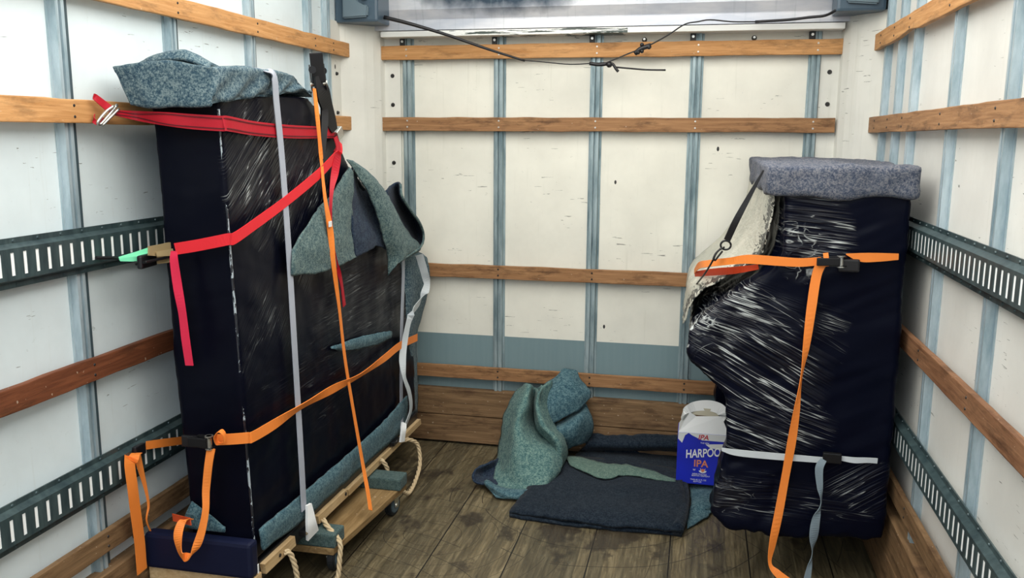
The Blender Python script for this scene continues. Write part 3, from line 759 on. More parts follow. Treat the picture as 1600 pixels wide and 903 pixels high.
# dolly
def caster(parent, x, y, ztop, rad=.047, ang=0.3):
    c, s = math.cos(ang), math.sin(ang); ax = Vector((c, s, 0)); fw = Vector((-s, c, 0)); ctr = Vector((x, y, rad + .001))
    b = bmesh.new(); cyl(b, ctr - ax * .014, ctr + ax * .014, rad, 28); bmesh.ops.bevel(b, geom=[e for e in b.edges if e.calc_length() > .0 and abs((e.verts[0].co - e.verts[1].co).dot(ax)) < 1e-4], offset=.005, segments=2, affect='EDGES')
    WB = b
    b = bmesh.new(); cyl(b, ctr - ax * .0155, ctr + ax * .0155, rad * .70, 24); cyl(b, ctr - ax * .018, ctr + ax * .018, rad * .62, 24); RB = b
    b = bmesh.new(); cyl(b, ctr - ax * .026, ctr + ax * .026, .009, 12); AB = b
    b = bmesh.new()
    for sg in (-1, 1):
        o = ax * (.021 * sg)
        A = [ctr + o + fw * .012 - Vector((0, 0, .008)), ctr + o - fw * .012 - Vector((0, 0, .008)), Vector((x, y, ztop - .004)) + o - fw * .026, Vector((x, y, ztop - .004)) + o + fw * .026]
        va = [b.verts.new(q + ax * .0015) for q in A]; vb = [b.verts.new(q - ax * .0015) for q in A]
        b.faces.new(va); b.faces.new(vb[::-1])
        for i in range(4): b.faces.new((va[i], vb[i], vb[(i + 1) % 4], va[(i + 1) % 4]))
    b2 = Vector((x, y, ztop)); cyl(b, b2 - Vector((0, 0, .008)), b2, .032, 16)
    fk = part('fork', b, M_chrome, parent); part('wheel', WB, M_rubber, fk); part('rim', RB, M_wheel, fk); part('axle', AB, M_chrome, fk)
dl = thing('dolly', 'wooden four-wheel dolly with grey-green carpeted ends under the left piano', 'dolly', (-1.4, 2.97, 0))
b = bmesh.new(); box(b, -1.60, -1.165, 2.655, 3.275, .104, .130, .003)
for v in b.verts: v.co.x += (v.co.y - 3.27) * .09 if v.co.x > -1.4 else 0
part('deck', b, W_dolly, dl)
b = bmesh.new(); box(b, -1.60, -1.215, 2.655, 2.745, .130, .181, .007); part('carpeted_rail', b, F_carpet, dl)
b = bmesh.new(); box(b, -1.60, -1.160, 3.185, 3.275, .130, .181, .007); part('carpeted_rail', b, F_carpet, dl)
for x, y, a in ((-1.262, 2.75, .1), (-1.215, 3.235, -.15), (-1.56, 2.73, .2), (-1.56, 3.21, .1)): caster(dl, x, y, .104, ang=a)

# ropes from the skid board
def rope_thing(pts, label, r=.0085):
    b = bmesh.new(); rope(b, pts, r); o = finish(b, 'rope', M_rope, None, True); tag(o, label, 'rope', 'rope handles of the skid board')
rx = -1.282
rope_thing([(-1.289, 2.425, .222), (-1.278, 2.44, .215), (-1.266, 2.45, .17), (-1.262, 2.46, .10), (-1.27, 2.47, .03), (-1.28, 2.49, .012)], 'tan rope handle nearest the camera hanging off the pale skid edge')
rope_thing([(-1.286, 2.72, .205), (-1.262, 2.70, .19), (-1.205, 2.675, .15), (-1.20, 2.66, .09), (-1.205, 2.64, .02), (-1.24, 2.60, .010), (-1.28, 2.52, .011)], 'tan rope hanging beside the near carpeted dolly end')
rope_thing([(-1.286, 3.30, .212), (-1.272, 3.29, .21), (-1.262, 3.30, .185), (-1.255, 3.31, .14), (-1.25, 3.32, .09)], 'short tan rope dropping behind the far carpeted dolly end')
rope_thing([(-1.289, 3.56, .205), (-1.26, 3.60, .20), (-1.235, 3.64, .16), (-1.22, 3.62, .08), (-1.21, 3.52, .035), (-1.20, 3.40, .030), (-1.20, 3.32, .075)], 'tan rope looping to the floor behind the far dolly wheel')

# ------------------------------------------------------------------ straps on the left piano
def strap_part(root, name, pts, width, wdir, m, th=.0024, n=8, smooth=True):
    b = bmesh.new(); ribbon(b, pts, width, wdir, th, n, smooth); return part(name, b, m, root, False)
Zv = Vector((0, 0, 1)); Yv = Vector((0, 1, 0)); Xv = Vector((1, 0, 0))
def hookbar(root, a, b_, r=.005, name='wire_hook', m=None):
    bm = bmesh.new(); a, b_ = Vector(a), Vector(b_); d = b_ - a; s = d.cross(Vector((1, .3, 0))).normalized() * .012
    tube(bm, [a, a + d * .3 + s, b_, b_ + s * .3, a + d * .5 - s * .6, a + d * .1 - s], r, 8, 5); return part(name, bm, m or M_chrome, root, True)
XN = -1.322
# crimson strap with dark woven lines: slat -> around the near corner -> side
t = thing('ratchet_strap', 'crimson strap with dark woven edges, hooked to the left wall around the piano top', 'strap', at(345, 190, x=-1.35))
edge = lambda z: PX1 + lean(z)
e0 = at(345, 193, y=2.258)
pts = [at(178, 176, x=-1.635), at(215, 181, x=-1.60), at(260, 186, y=2.235), at(300, 190, y=2.245), e0, e0 + Vector((.012, .02, 0)), at(400, 201, x=-1.338), at(460, 206, x=-1.334), at(522, 207, x=-1.340)]
strap_part(t, 'webbing', pts, [.014, .028, .038, .042, .043, .043, .043, .043, .040], Zv, S_red)
for sg in (-1, 1):
    q = [p + Zv * sg * .0140 + (Vector((0, -.0018, 0)) if i < 5 else Vector((.0018, 0, 0))) for i, p in enumerate(pts)]
    q = [q[i] if i > 1 else q[i] - Zv * sg * .009 for i in range(len(q))]
    strap_part(t, 'dark_woven_line', q, .0035, Zv, S_redline, .0022)
b = bmesh.new(); tube(b, [at(183, 164, x=-1.628), at(170, 180, x=-1.63), at(157, 194, x=-1.64), at(153, 190, x=-1.64), at(166, 174, x=-1.632), at(178, 166, x=-1.625)], .0042, 8, 5)
tube(b, [at(186, 170, x=-1.622), at(172, 184, x=-1.628), at(160, 196, x=-1.638)], .0038, 8, 5); part('wire_hook', b, M_chrome, t, True)
b = bmesh.new(); ribbon(b, [at(178, 174, x=-1.628), at(165, 165, x=-1.64), at(149, 152, x=-1.650), at(146, 150, x=-1.66)], [.02, .022, .018, .010], Vector((0, .3, 1))); ribbon(b, [at(163, 186, x=-1.637), at(152, 192, x=-1.650), at(147, 188, x=-1.658), at(148, 180, x=-1.663)], .012, Vector((0, .3, 1))); part('loop_around_slat', b, S_red, t)
b = bmesh.new(); box(b, -.016, .010, -.026, .026, -.018, .022, .004)
bmesh.ops.rotate(b, verts=b.verts, matrix=Matrix.Rotation(.5, 3, 'X')); bmesh.ops.translate(b, verts=b.verts, vec=at(529, 210, x=-1.334)); part('buckle', b, M_chrome, t)

# plain red ratchet strap with mint-green handle
t = thing('ratchet_strap', 'plain red strap crossing the left piano to a brass ratchet with mint green handle', 'strap', at(272, 395, y=2.24))
e1 = at(357, 374, y=2.258)
pts = [at(274, 389, y=2.225), at(310, 383, y=2.24), e1 + Vector((-.004, 0, 0)), e1 + Vector((.012, .016, .003)), at(400, 349, x=-1.326), at(450, 312, x=-1.322), at(500, 270, x=-1.318), at(528, 238, x=-1.322), at(531, 222, x=-1.330)]
strap_part(t, 'webbing', pts, [.034, .034, .034, .034, .034, .034, .036, .034, .028], [Zv, Zv, Zv, Zv, Vector((0, .45, 1)), Vector((0, .5, 1)), Vector((0, .6, 1)), Vector((0, 1, .5)), Vector((0, 1, .2))], S_bright)
pts = [at(524, 214, x=-1.325), at(529, 235, x=-1.318), at(524, 265, x=-1.310), at(518, 300, x=-1.300), at(517, 345, x=-1.298), at(523, 400, x=-1.298), at(533, 440, x=-1.30), at(538, 478, x=-1.302)]
strap_part(t, 'loose_end', pts, [.03, .04, .032, .014, .010, .012, .022, .024], [Yv, Yv, Vector((.4, 1, 0)), Vector((1, .5, 0)), Vector((1, .4, 0)), Vector((1, .6, 0)), Yv, Yv], S_red)
pts = [at(272, 392, y=2.226), at(272, 408, y=2.222), at(278, 450, y=2.225), at(285, 490, y=2.228), at(290, 530, y=2.230), at(296, 571, y=2.236)]
strap_part(t, 'hanging_tail', pts, [.020, .026, .027, .027, .027, .026], [Xv, Xv, Vector((1, .2, .1)), Vector((1, -.1, 0)), Xv, Xv], S_pink)
def ratchet(root, P, d, n, L=.07, W=.04, m=M_brass, hm=M_blackmetal):
    """ratchet buckle: two side plates with bosses, spindle, handle; d = length direction, n = outward normal"""
    P, d, n = Vector(P), Vector(d).normalized(), Vector(n).normalized(); s = d.cross(n).normalized(); R = Matrix((d, n, s)).transposed()
    def place(b): bmesh.ops.transform(b, verts=b.verts, matrix=Matrix.Translation(P) @ R.to_4x4())
    b = bmesh.new()
    for sg in (-1, 1):
        prism(b, [(-L / 2, -.004), (L / 2, -.004), (L / 2 + .006, .008), (L / 2 - .004, .020), (0, .016), (-L / 2, .010)], 'z', sg * W / 2 - .0015, sg * W / 2 + .0015)
    place(b); fr = part('frame', b, m, root)
    b = bmesh.new(); cyl(b, (L * .3, .008, -W / 2 - .004), (L * .3, .008, W / 2 + .004), .008, 14); cyl(b, (L * .3, .008, W / 2), (L * .3, .008, W / 2 + .004), .013, 14); cyl(b, (L * .3, .008, -W / 2 - .004), (L * .3, .008, -W / 2), .013, 14); place(b); part('spindle', b, M_chrome, fr)
    b = bmesh.new(); box(b, -L * .95, L * .25, .014, .022, -W / 2 + .002, W / 2 - .002, .003); place(b); part('handle', b, hm, fr)
ratchet(t, at(254, 394, x=-1.56), (.10, 1, .02), (.25, 0, -1), .105, .046)
b = bmesh.new(); ribbon(b, [at(232, 392, x=-1.552), at(252, 391, x=-1.548), at(266, 389, x=-1.544), at(275, 388, x=-1.542)], [.026, .036, .040, .026], Zv, .006, 5); ribbon(b, [at(246, 409, x=-1.552), at(262, 407, x=-1.548), at(272, 403, x=-1.544)], .012, Zv, .005, 5); part('ratchet_side_plate', b, M_brass, t)
b = bmesh.new(); 
ribbon(b, [at(238, 393, x=-1.575), at(215, 398, x=-1.60), at(186, 404, x=-1.64)], [.03, .020, .010], Vector((0, .2, 1)), .008)
ribbon(b, [at(236, 397, x=-1.57), at(212, 404, x=-1.59), at(188, 406, x=-1.63)], [.02, .014, .008], Vector((.5, .2, 1)), .006)
part('green_grip', b, M_mint, t); t.children[-1]['label'] = 'mint green grip'
b = bmesh.new(); box(b, -.045, .045, -.008, .008, -.020, .020, .006)
bmesh.ops.rotate(b, verts=b.verts, matrix=Matrix.Rotation(math.pi / 2 + .12, 3, 'Z')); bmesh.ops.translate(b, verts=b.verts, vec=at(230, 407, x=-1.572)); part('black_grip', b, M_black, t)
b = bmesh.new(); tube(b, [at(190, 404, x=-1.64), at(170, 403, x=-1.648), at(150, 403, x=-1.655)], .005, 8, 4); part('track_fitting', b, M_black, t)

# pale grey strap down the side, near
t = thing('lashing_strap', 'pale grey vertical strap over the near half of the left piano, top to skid', 'strap', at(480, 800, x=-1.29), 'grey straps on the left piano')
pts = [(-1.43, 2.50, 1.772), (-1.37, 2.512, 1.776), (-1.335, 2.518, 1.768), at(428, 120, x=-1.322), at(432, 160, x=-1.326), at(440, 240, x=-1.330), at(447, 330, x=-1.324), at(453, 420, x=-1.318), at(459, 520, x=-1.306), at(465, 620, x=-1.300), at(471, 720, x=-1.285), at(475, 797, x=-1.280)]
strap_part(t, 'webbing', pts, .036, Yv, S_grey)
b = bmesh.new(); ribbon(b, [at(482, 788, x=-1.270), at(484, 802, x=-1.266), at(486, 820, x=-1.262), at(488, 836, x=-1.266)], [.022, .032, .046, .058], Vector((.25, 1, .2)), .010); part('cloth_pad', b, M_pad, t)
b = bmesh.new(); box(b, -1.296, -1.272, 2.545, 2.615, .222, .240, .003); part('cam_buckle', b, M_blackmetal, t)
b = bmesh.new(); cyl(b, (-1.270, 2.55, .232), (-1.270, 2.61, .232), .006, 8); part('buckle_pin', b, M_chrome, t)
# pale grey strap, far end with a slack loop
t = thing('lashing_strap', 'grey strap with a slack twisted loop at the far end of the left piano', 'strap', at(632, 680, x=-1.29), 'grey straps on the left piano')
pts = [at(630, 400, x=-1.312), at(630, 440, x=-1.302), at(628, 500, x=-1.300), at(627, 560, x=-1.300), at(627, 620, x=-1.298), at(628, 668, x=-1.290)]
strap_part(t, 'webbing', pts, .034, Yv, S_grey)
pts = [at(655, 398, x=-1.285), at(663, 425, x=-1.27), at(667, 446, x=-1.265), at(657, 470, x=-1.265), at(642, 492, x=-1.27), at(633, 530, x=-1.28), at(629, 560, x=-1.28), at(632, 590, x=-1.265), at(640, 615, x=-1.258), at(642, 640, x=-1.262), at(634, 664, x=-1.275)]
strap_part(t, 'slack_loop', pts, .036, [Vector((1, .3, 0)), Vector((1, .3, 0)), Vector((.6, 1, 0)), Vector((.2, 1, 1)), Vector((.2, 1, .8)), Vector((.4, 1, 0)), Vector((.7, 1, 0)), Yv, Yv, Yv, Yv], S_pale)
b = bmesh.new(); ribbon(b, [at(631, 661, x=-1.268), at(630, 674, x=-1.262), at(628, 690, x=-1.266)], [.024, .030, .034], Vector((.25, 1, .1)), .009); part('cloth_pad', b, M_pad, t)
b = bmesh.new(); box(b, -1.300, -1.278, 3.44, 3.52, .222, .240, .003); part('cam_buckle', b, M_blackmetal, t)

# thin orange vertical strap with black ratchet at the top
t = thing('ratchet_strap', 'narrow orange strap running from a black ratchet atop the left piano down to the dolly', 'strap', at(580, 795, x=-1.20))
P = [at(491, 138, x=-1.328), at(495, 175, x=-1.322), at(499, 215, x=-1.32), at(503, 260, x=-1.318), at(508, 310, x=-1.295), at(516, 360, x=-1.290), at(521, 412, x=-1.290), at(530, 480, x=-1.295), at(539, 560, x=-1.288), at(552, 640, x=-1.275), at(566, 720, x=-1.245), at(575, 770, x=-1.20), at(579, 797, x=-1.176)]
strap_part(t, 'webbing', P, [.022, .018, .012, .02, .024, .03, .018, .022, .022, .022, .024, .024, .024], [Vector((0, 1, 0)), Vector((.4, 1, 0)), Vector((1, .6, 0)), Yv, Yv, Vector((.3, 1, 0)), Vector((.6, .8, 0)), Yv, Yv, Yv, Yv, Yv, Yv], S_or)
ratchet(t, at(496, 120, x=-1.335), (0, .18, -1), (.6, -.9, 0), .085, .050, M_blackmetal)
b = bmesh.new(); ribbon(b, [at(498, 118, x=-1.325), at(503, 140, x=-1.32), at(510, 165, x=-1.325), at(517, 190, x=-1.33), at(522, 204, x=-1.33)], [.05, .060, .05, .045, .03], Vector((.3, 1, 0)), .010); part('black_sleeve', b, M_black, t)
b = bmesh.new()
for dx in (0, 9, 17): cyl(b, at(488 + dx, 109 + dx * .1, x=-1.345), at(488 + dx, 109 + dx * .1, x=-1.325), .013, 16)
part('ratchet_wheel', b, M_blackmetal, t)
b = bmesh.new(); ribbon(b, [at(503, 150, x=-1.33), at(507, 175, x=-1.33), at(505, 215, x=-1.325), at(502, 250, x=-1.322)], [.02, .03, .026, .02], Vector((.5, 1, 0)), .008); part('black_grip', b, M_black, t)
b = bmesh.new(); box(b, -.0012, .0012, -.012, .012, -.010, .010); bmesh.ops.translate(b, verts=b.verts, vec=at(516, 350, x=-1.284)); part('cloth_label', b, M_pad, t)

# orange strap around the lower side
t = thing('ratchet_strap', 'orange strap rising across the lower side of the left piano from a black buckle', 'strap', at(330, 690, y=2.22))
e2 = at(386, 684, y=2.256)
pts = [at(340, 687, y=2.235), at(362, 686, y=2.245), e2, e2 + Vector((.016, .012, .002)), at(430, 662, x=-1.292), at(475, 633, x=-1.288), at(520, 608, x=-1.284), at(560, 588, x=-1.284), at(600, 560, x=-1.29), at(625, 540, x=-1.288), at(652, 527, x=-1.292)]
strap_part(t, 'webbing', pts, [.034] * 5 + [.030, .033, .026, .032, .034, .034], [Zv, Zv, Zv, Zv, Zv, Vector((.6, .3, 1)), Vector((.1, .3, 1)), Vector((.6, .3, 1)), Zv, Zv, Zv], S_or)
pts = [at(352, 687, y=2.21), at(349, 677, y=2.20), at(343, 674, y=2.20), at(337, 681, y=2.205), at(340, 692, y=2.215), at(348, 692, y=2.215)]
strap_part(t, 'folded_loop', pts, .030, Vector((.3, -1, .1)), S_or)
ratchet(t, at(322, 689, y=2.225), (1, 0, 0), (0, -1, 0), .052, .034, M_blackmetal)
b = bmesh.new(); box(b, -.05, .0, -.006, .006, -.018, .018, .004); bmesh.ops.translate(b, verts=b.verts, vec=at(308, 690, y=2.235)); part('black_sleeve', b, M_black, t)
pts = [at(330, 700, y=2.215), at(326, 725, y=2.205), at(322, 765, y=2.20), at(321, 800, y=2.19), at(312, 840, y=2.175), at(298, 868, y=2.16), at(283, 866, y=2.16), at(278, 838, y=2.175), at(285, 815, y=2.20), at(300, 812, y=2.235)]
strap_part(t, 'hanging_tail', pts, [.028, .026, .022, .020, .024, .026, .028, .028, .022, .014], [Xv, Xv, Vector((1, .4, 0)), Vector((1, .8, 0)), Vector((1, .6, .3)), Vector((.3, 1, .6)), Vector((.8, -.5, .3)), Xv, Vector((1, 1, 0)), Vector((1, 1, 0))], S_or)
pts = [at(298, 815, y=2.22), at(285, 812, y=2.24), at(270, 808, y=2.26)]
strap_part(t, 'tail_tip', pts, .024, Zv, web('shaded_orange_webbing', (.72, .10, .03)))
# short piece clipped into the track with hanging end
t = thing('ratchet_strap', 'short orange strap clipped into the lower left track with its ends hanging down', 'strap', at(215, 720, x=-1.65))
strap_part(t, 'webbing', [at(228, 696, x=-1.652), at(255, 692, x=-1.648), at(285, 688, x=-1.645)], .026, Zv, S_or)
b = bmesh.new(); box(b, -.008, .008, -.040, .010, -.020, .016, .005); bmesh.ops.translate(b, verts=b.verts, vec=at(222, 700, x=-1.655)); part('track_fitting', b, M_black, t)
b = bmesh.new(); box(b, -.008, .008, -.02, .10, -.016, .016, .004); bmesh.ops.translate(b, verts=b.verts, vec=at(291, 688, x=-1.646)); part('black_sleeve', b, M_black, t)
pts = [at(212, 708, x=-1.650), at(203, 722, x=-1.640), at(207, 760, x=-1.63), at(212, 800, x=-1.632), at(218, 845, x=-1.634), at(222, 893, x=-1.636)]
strap_part(t, 'hanging_tail', pts, [.04, .045, .045, .045, .046, .046], [Vector((.3, 1, .2)), Yv, Yv, Yv, Yv, Yv], S_or)
pts = [at(214, 708, x=-1.655), at(219, 730, x=-1.650), at(228, 765, x=-1.645), at(232, 790, x=-1.645), at(229, 812, x=-1.648), at(236, 832, x=-1.65)]
strap_part(t, 'thin_end', pts, [.02, .018, .010, .007, .005, .005], Vector((1, .4, 0)), S_or)

# ------------------------------------------------------------------ right: wrapped upright piano
rp_ = thing('wrapped_piano', 'wrapped upright piano at right in glossy black film with a grey blanket on top', 'piano', (.35, 3.5, .2))
bm = bmesh.new()
NY = 2.955
endp = [(.655, .225), (.655, 1.43), (.262, 1.43), (.268, 1.20), (.235, 1.135), (.15, 1.085), (.03, .985), (-.022, .91), (-.016, .83), (.055, .745), (.110, .69), (.118, .52), (.095, .42), (.070, .26), (.14, .205), (.36, .205)]
prism(bm, endp, 'y', NY, NY + .13)
mid = [(.655, .225), (.655, 1.43), (.262, 1.43), (.255, 1.20), (.20, 1.11), (.03, .985), (-.022, .91), (-.01, .83), (.20, .78), (.235, .74), (.235, .26), (.30, .205)]
prism(bm, mid, 'y', NY + .10, 4.09)
box(bm, .10, .30, 3.98, 4.09, .24, .80)
def fn(p, nn):
    s = 1.0
    k = wrinkle(p, 1, 5, 5, 5, 7) * .010
    q = p.x * math.cos(.42) + p.z * math.sin(.42); r = -p.x * math.sin(.42) + p.z * math.cos(.42)
    k += noise.noise(Vector((q * 5, p.y * 10, r * 42))) * .0035
    if p.x < .14 and .8 < p.z < 1.02: k += wrinkle(p, 1, 16, 16, 16, 3) * .010
    if p.z < .48 and p.x < .3: k += wrinkle(p, 1, 12, 12, 12, 8) * .010
    p = p + nn * k
    if p.z < .24: p.z += wrinkle(p, 1, 22, 22, 2, 1) * .012
    p.x = min(p.x, .672); return p
b = remeshed(bm, .0125, 4, fn); part('film_wrap', b, B_right, rp_, True)
# blanket on top
bm = bmesh.new(); box(bm, .205, .672, 2.935, 4.095, 1.385, 1.488)
def fn(p, nn):
    p = p + nn * (wrinkle(p, 1, 6, 6, 8, 2) * .011 + wrinkle(p, 1, 26, 26, 26, 2) * .0025 + (noise.noise(Vector((p.x * 24, p.y * 8, p.z * 3))) * .004 if nn.y < -.3 else 0))
    if p.z < 1.44 and nn.z < .3: p.z += .012 * noise.noise(Vector((p.x * 9, p.y * 9, 0)))
    p.x = min(p.x, .676); return p
b = remeshed(bm, .0115, 5, fn); part('top_blanket', b, F_right, rp_, True)
# cream translucent wrap over the keyboard side
def cream_mat():
    m = mat('cream_plastic_wrap', (.50, .49, .42), .35, spec=.5); n = N(m)
    g = n.noise(n.coord(scale=(1, 1, 1)), 6, 5, .6)
    c = n.ramp(g, [(.3, (.37, .38, .32)), (.65, (.60, .58, .49))])
    at_ = n.new('ShaderNodeAttribute', attribute_name='edge')
    fl = n.noise(n.coord(scale=(38, 8, 38), rot=(0, .7, 0)), 2.2, 3, .6)
    k = n.math('GREATER_THAN', n.math('ADD', fl, n.math('MULTIPLY', at_.outputs['Fac'], .42)), .80)
    c = n.mix(k, c, (.008, .010, .010)); n.col(c)
    cr2 = n.noise(n.coord(scale=(3, 3, 9), rot=(0, .6, 0)), 6, 4, .7, .6); n.bump(n.math('ADD', cr2, n.math('MULTIPLY', k, -.2)), .5, .02)
    return m
bm = bmesh.new()
def cs(y, f):  # f: 1 hugging, 0 tented
    A = [(.215, 1.43), (.205, 1.34), (.180, 1.25), (.120, 1.155), (.040, 1.075), (-.030, 1.00), (-.052, .90)]
    H = [(.238, 1.43), (.240, 1.34), (.236, 1.25), (.215, 1.175), (.130, 1.115), (.000, 1.015), (-.048, .91)]
    return [Vector((a[0] * (1 - f) + h[0] * f, y, a[1] * (1 - f) + h[1] * f)) for a, h in zip(A, H)]
sheet(bm, [cs(4.085, 0), cs(3.80, .05), cs(3.5, .2), cs(3.28, .5), [p + Vector((0, d, 0)) for p, d in zip(cs(3.0, .85), (0, .01, .02, .05, .08, .11, .13))]], 6, 8, .004, .008, 9, 3, .004)
lay = bm.verts.layers.float.new('edge')
for v in bm.verts:
    yn = 3.0 + .9 * max(0, (1.2 - v.co.z)) ** 1.2 + .02
    v[lay] = max(0, min(1, 1 - abs(v.co.y - yn - .05) / .22))
part('cream_wrap', bm, cream_mat(), rp_, True)
# dolly carrying the upright
dr = thing('dolly', 'low wooden dolly in the shadow under the wrapped upright piano', 'dolly', (.42, 3.7, 0))
b = bmesh.new(); box(b, .20, .64, 3.45, 4.02, .125, .150, .003); part('deck', b, W_dolly, dr)
for y in (3.45, 3.92):
    b = bmesh.new(); box(b, .20, .64, y, y + .10, .150, .190, .006); part('carpeted_rail', b, F_carpet, dr)
for x, y in ((.27, 3.56), (.58, 3.56), (.27, 3.94), (.58, 3.94)): caster(dr, x, y, .125, rad=.052, ang=.2)

# black bungee with ring and hook
t = thing('bungee_cord', 'black tapered bungee strap with ring and hook slanting off the right blanket', 'bungee cord', at(1133, 380, y=3.25))
b = bmesh.new(); ribbon(b, [at(1193, 266, y=2.99), at(1170, 308, y=2.99), at(1150, 345, y=2.99), at(1136, 375, y=3.0)], [.006, .016, .022, .022], Vector((1, 0, .4)), .006); part('webbing', b, M_black, t)
b = bmesh.new(); tube(b, [at(1134 + 8 * math.cos(a), 383 + 7 * math.sin(a), y=3.0) for a in [i * math.pi / 6 for i in range(13)]], .0035, 8, 2); part('ring', b, M_blackmetal, t, True)
b = bmesh.new(); tube(b, [at(1132, 386, y=2.99), at(1122, 392, y=2.985), at(1116, 402, y=2.98), at(1117, 407, y=2.98), at(1122, 401, y=2.98), at(1129, 392, y=2.98)], .0032, 8, 4); tube(b, [at(1126, 388, y=3.0), at(1118, 396, y=3.0), at(1114, 405, y=3.0)], .003, 8, 3); part('hook', b, M_blackmetal, t, True)
b = bmesh.new(); tube(b, [at(1115, 405, y=2.98), at(1103, 425, y=3.1), at(1090, 442, y=3.3), at(1079, 456, y=3.5)], .0035, 6, 5); part('thin_cord', b, M_black, t, True)

# orange strap round the upright
t = thing('ratchet_strap', 'orange strap around the right piano with black ratchet and a long tail to the floor', 'strap', at(1290, 405, y=2.93))
yN = 2.925
pts = [at(1085, 424, y=3.55), at(1092, 415, y=3.3), at(1105, 412, y=3.12), at(1140, 408, y=2.96), at(1170, 405, y=2.93), at(1215, 408, y=yN), at(1250, 410, y=yN), at(1283, 408, y=yN)]
strap_part(t, 'webbing', pts, [.02, .026, .026, .024, .030, .030, .028, .026], [Vector((0, 0, 1)), Zv, Vector((.2, .5, 1)), Zv, Zv, Zv, Zv, Zv], S_or)
pts = [at(1086, 428, y=3.5), at(1115, 425, y=3.2), at(1150, 422, y=3.0), at(1185, 417, y=2.95)]
strap_part(t, 'doubled_layer', pts, [.02, .026, .024, .016], Zv, web('deep_orange_webbing', (.62, .06, .015)))
strap_part(t, 'far_webbing', [at(1322, 397, y=yN), at(1345, 402, y=yN), at(1372, 402, y=yN), at(1404, 401, y=yN + .005)], [.004, .028, .028, .020], Zv, S_or)
ratchet(t, at(1304, 408, y=yN - .004), (1, 0, .03), (0, -1, 0), .060, .030, M_blackmetal)
b = bmesh.new(); box(b, -.030, .035, -.012, .004, -.026, .016, .006); bmesh.ops.translate(b, verts=b.verts, vec=at(1325, 412, y=yN)); part('black_grip', b, M_black, t)
strap_part(t, 'folded_loop', [at(1290, 395, y=yN - .02), at(1291, 405, y=yN - .024), at(1291, 416, y=yN - .02)], .016, Xv, S_or)
pts = [at(1287, 404, y=yN - .012), at(1276, 430, y=yN - .012), at(1268, 480, y=yN - .02), at(1260, 540, y=yN - .03), at(1252, 590, y=yN - .035), at(1245, 640, y=yN - .03), at(1237, 690, y=yN - .02), at(1228, 740, y=yN - .01), at(1217, 800, y=yN - .01), at(1207, 850, y=yN - .02), at(1203, 880, y=yN - .03), at(1215, 896, y=yN - .04), at(1240, 915, y=yN - .06)]
strap_part(t, 'hanging_tail', pts, [.034, .030, .030, .024, .012, .022, .028, .026, .028, .026, .012, .026, .028], [Xv, Xv, Xv, Vector((1, .4, 0)), Vector((.6, 1, 0)), Vector((1, .4, 0)), Xv, Xv, Xv, Vector((1, .5, 0)), Vector((.8, .6, .8)), Vector((0, .3, 1)), Vector((0, .3, 1))], S_or)
# whitish band
t = thing('lashing_strap', 'silver-white band around the base of the right piano with a grey tail', 'strap', at(1285, 718, y=2.93))
strap_part(t, 'webbing', [at(1128, 702, y=2.958), at(1150, 707, y=2.93), at(1200, 712, y=2.928), at(1250, 716, y=2.928), at(1287, 719, y=2.93)], [.012, .022, .024, .022, .020], Zv, S_pale)
strap_part(t, 'far_webbing', [at(1314, 716, y=2.938), at(1335, 719, y=2.93), at(1355, 719, y=2.93), at(1371, 720, y=2.935)], [.016, .020, .018, .018], Zv, S_pale)
b = bmesh.new(); box(b, -.026, .034, -.008, .008, -.016, .020, .004); bmesh.ops.translate(b, verts=b.verts, vec=at(1298, 716, y=2.93)); part('cam_buckle', b, M_blackmetal, t)
pts = [at(1287, 718, y=2.915), at(1280, 732, y=2.905), at(1281, 760, y=2.90), at(1283, 785, y=2.90), at(1275, 812, y=2.90), at(1271, 840, y=2.90), at(1269, 865, y=2.90), at(1264, 890, y=2.90), at(1260, 912, y=2.90)]
strap_part(t, 'hanging_tail', pts, [.020, .026, .020, .010, .026, .030, .012, .018, .026], [Xv, Xv, Xv, Vector((.3, 1, 0)), Xv, Vector((1, .5, 0)), Vector((.2, 1, 0)), Xv, Xv], S_dgrey)

# ------------------------------------------------------------------ floor blankets
fb = thing('moving_blanket', 'dark navy folded moving blanket lying flat on the floor between the pianos', 'blanket', (-.35, 3.7, 0))
def G(px, py, z): return at(px, py, z=z)
bm = bmesh.new()   # lower thick folded body: two layers with a rolled right edge
sheet(bm, [[G(795, 800, .022), G(880, 812, .026), G(970, 822, .028), G(1064, 830, .030)],
           [G(810, 780, .040), G(890, 790, .046), G(975, 800, .048), G(1070, 806, .050)],
           [G(830, 752, .046), G(905, 760, .052), G(980, 770, .054), G(1070, 775, .054)],
           [G(850, 728, .044), G(915, 735, .050), G(985, 743, .050), G(1066, 750, .052)],
           [G(880, 712, .030), G(925, 716, .034), G(985, 720, .034), G(1062, 738, .040)]], 8, 6, .012, .008, 6, 1, .008)
part('folded_body', bm, F_dark, fb, True)
bm = bmesh.new()
sheet(bm, [[G(795, 806, .008), G(880, 819, .008), G(970, 828, .008), G(1064, 836, .008)],
           [G(850, 770, .010), G(900, 780, .012), G(980, 785, .012), G(1076, 800, .012)],
           [G(900, 715, .010), G(940, 718, .012), G(990, 722, .012), G(1066, 735, .012)]], 8, 6, .012, .003, 6, 4, .006)
part('under_layer', bm, F_dark, fb, True)
bm = bmesh.new(); tube(bm, [G(1058, 828, .030), G(1066, 805, .036), G(1070, 775, .036), G(1066, 745, .034)], .026, 12, 6, taper=lambda u: 1 - .25 * u); part('rolled_edge', bm, F_dark, fb, True)
bm = bmesh.new()   # far layer, running up against the kick board
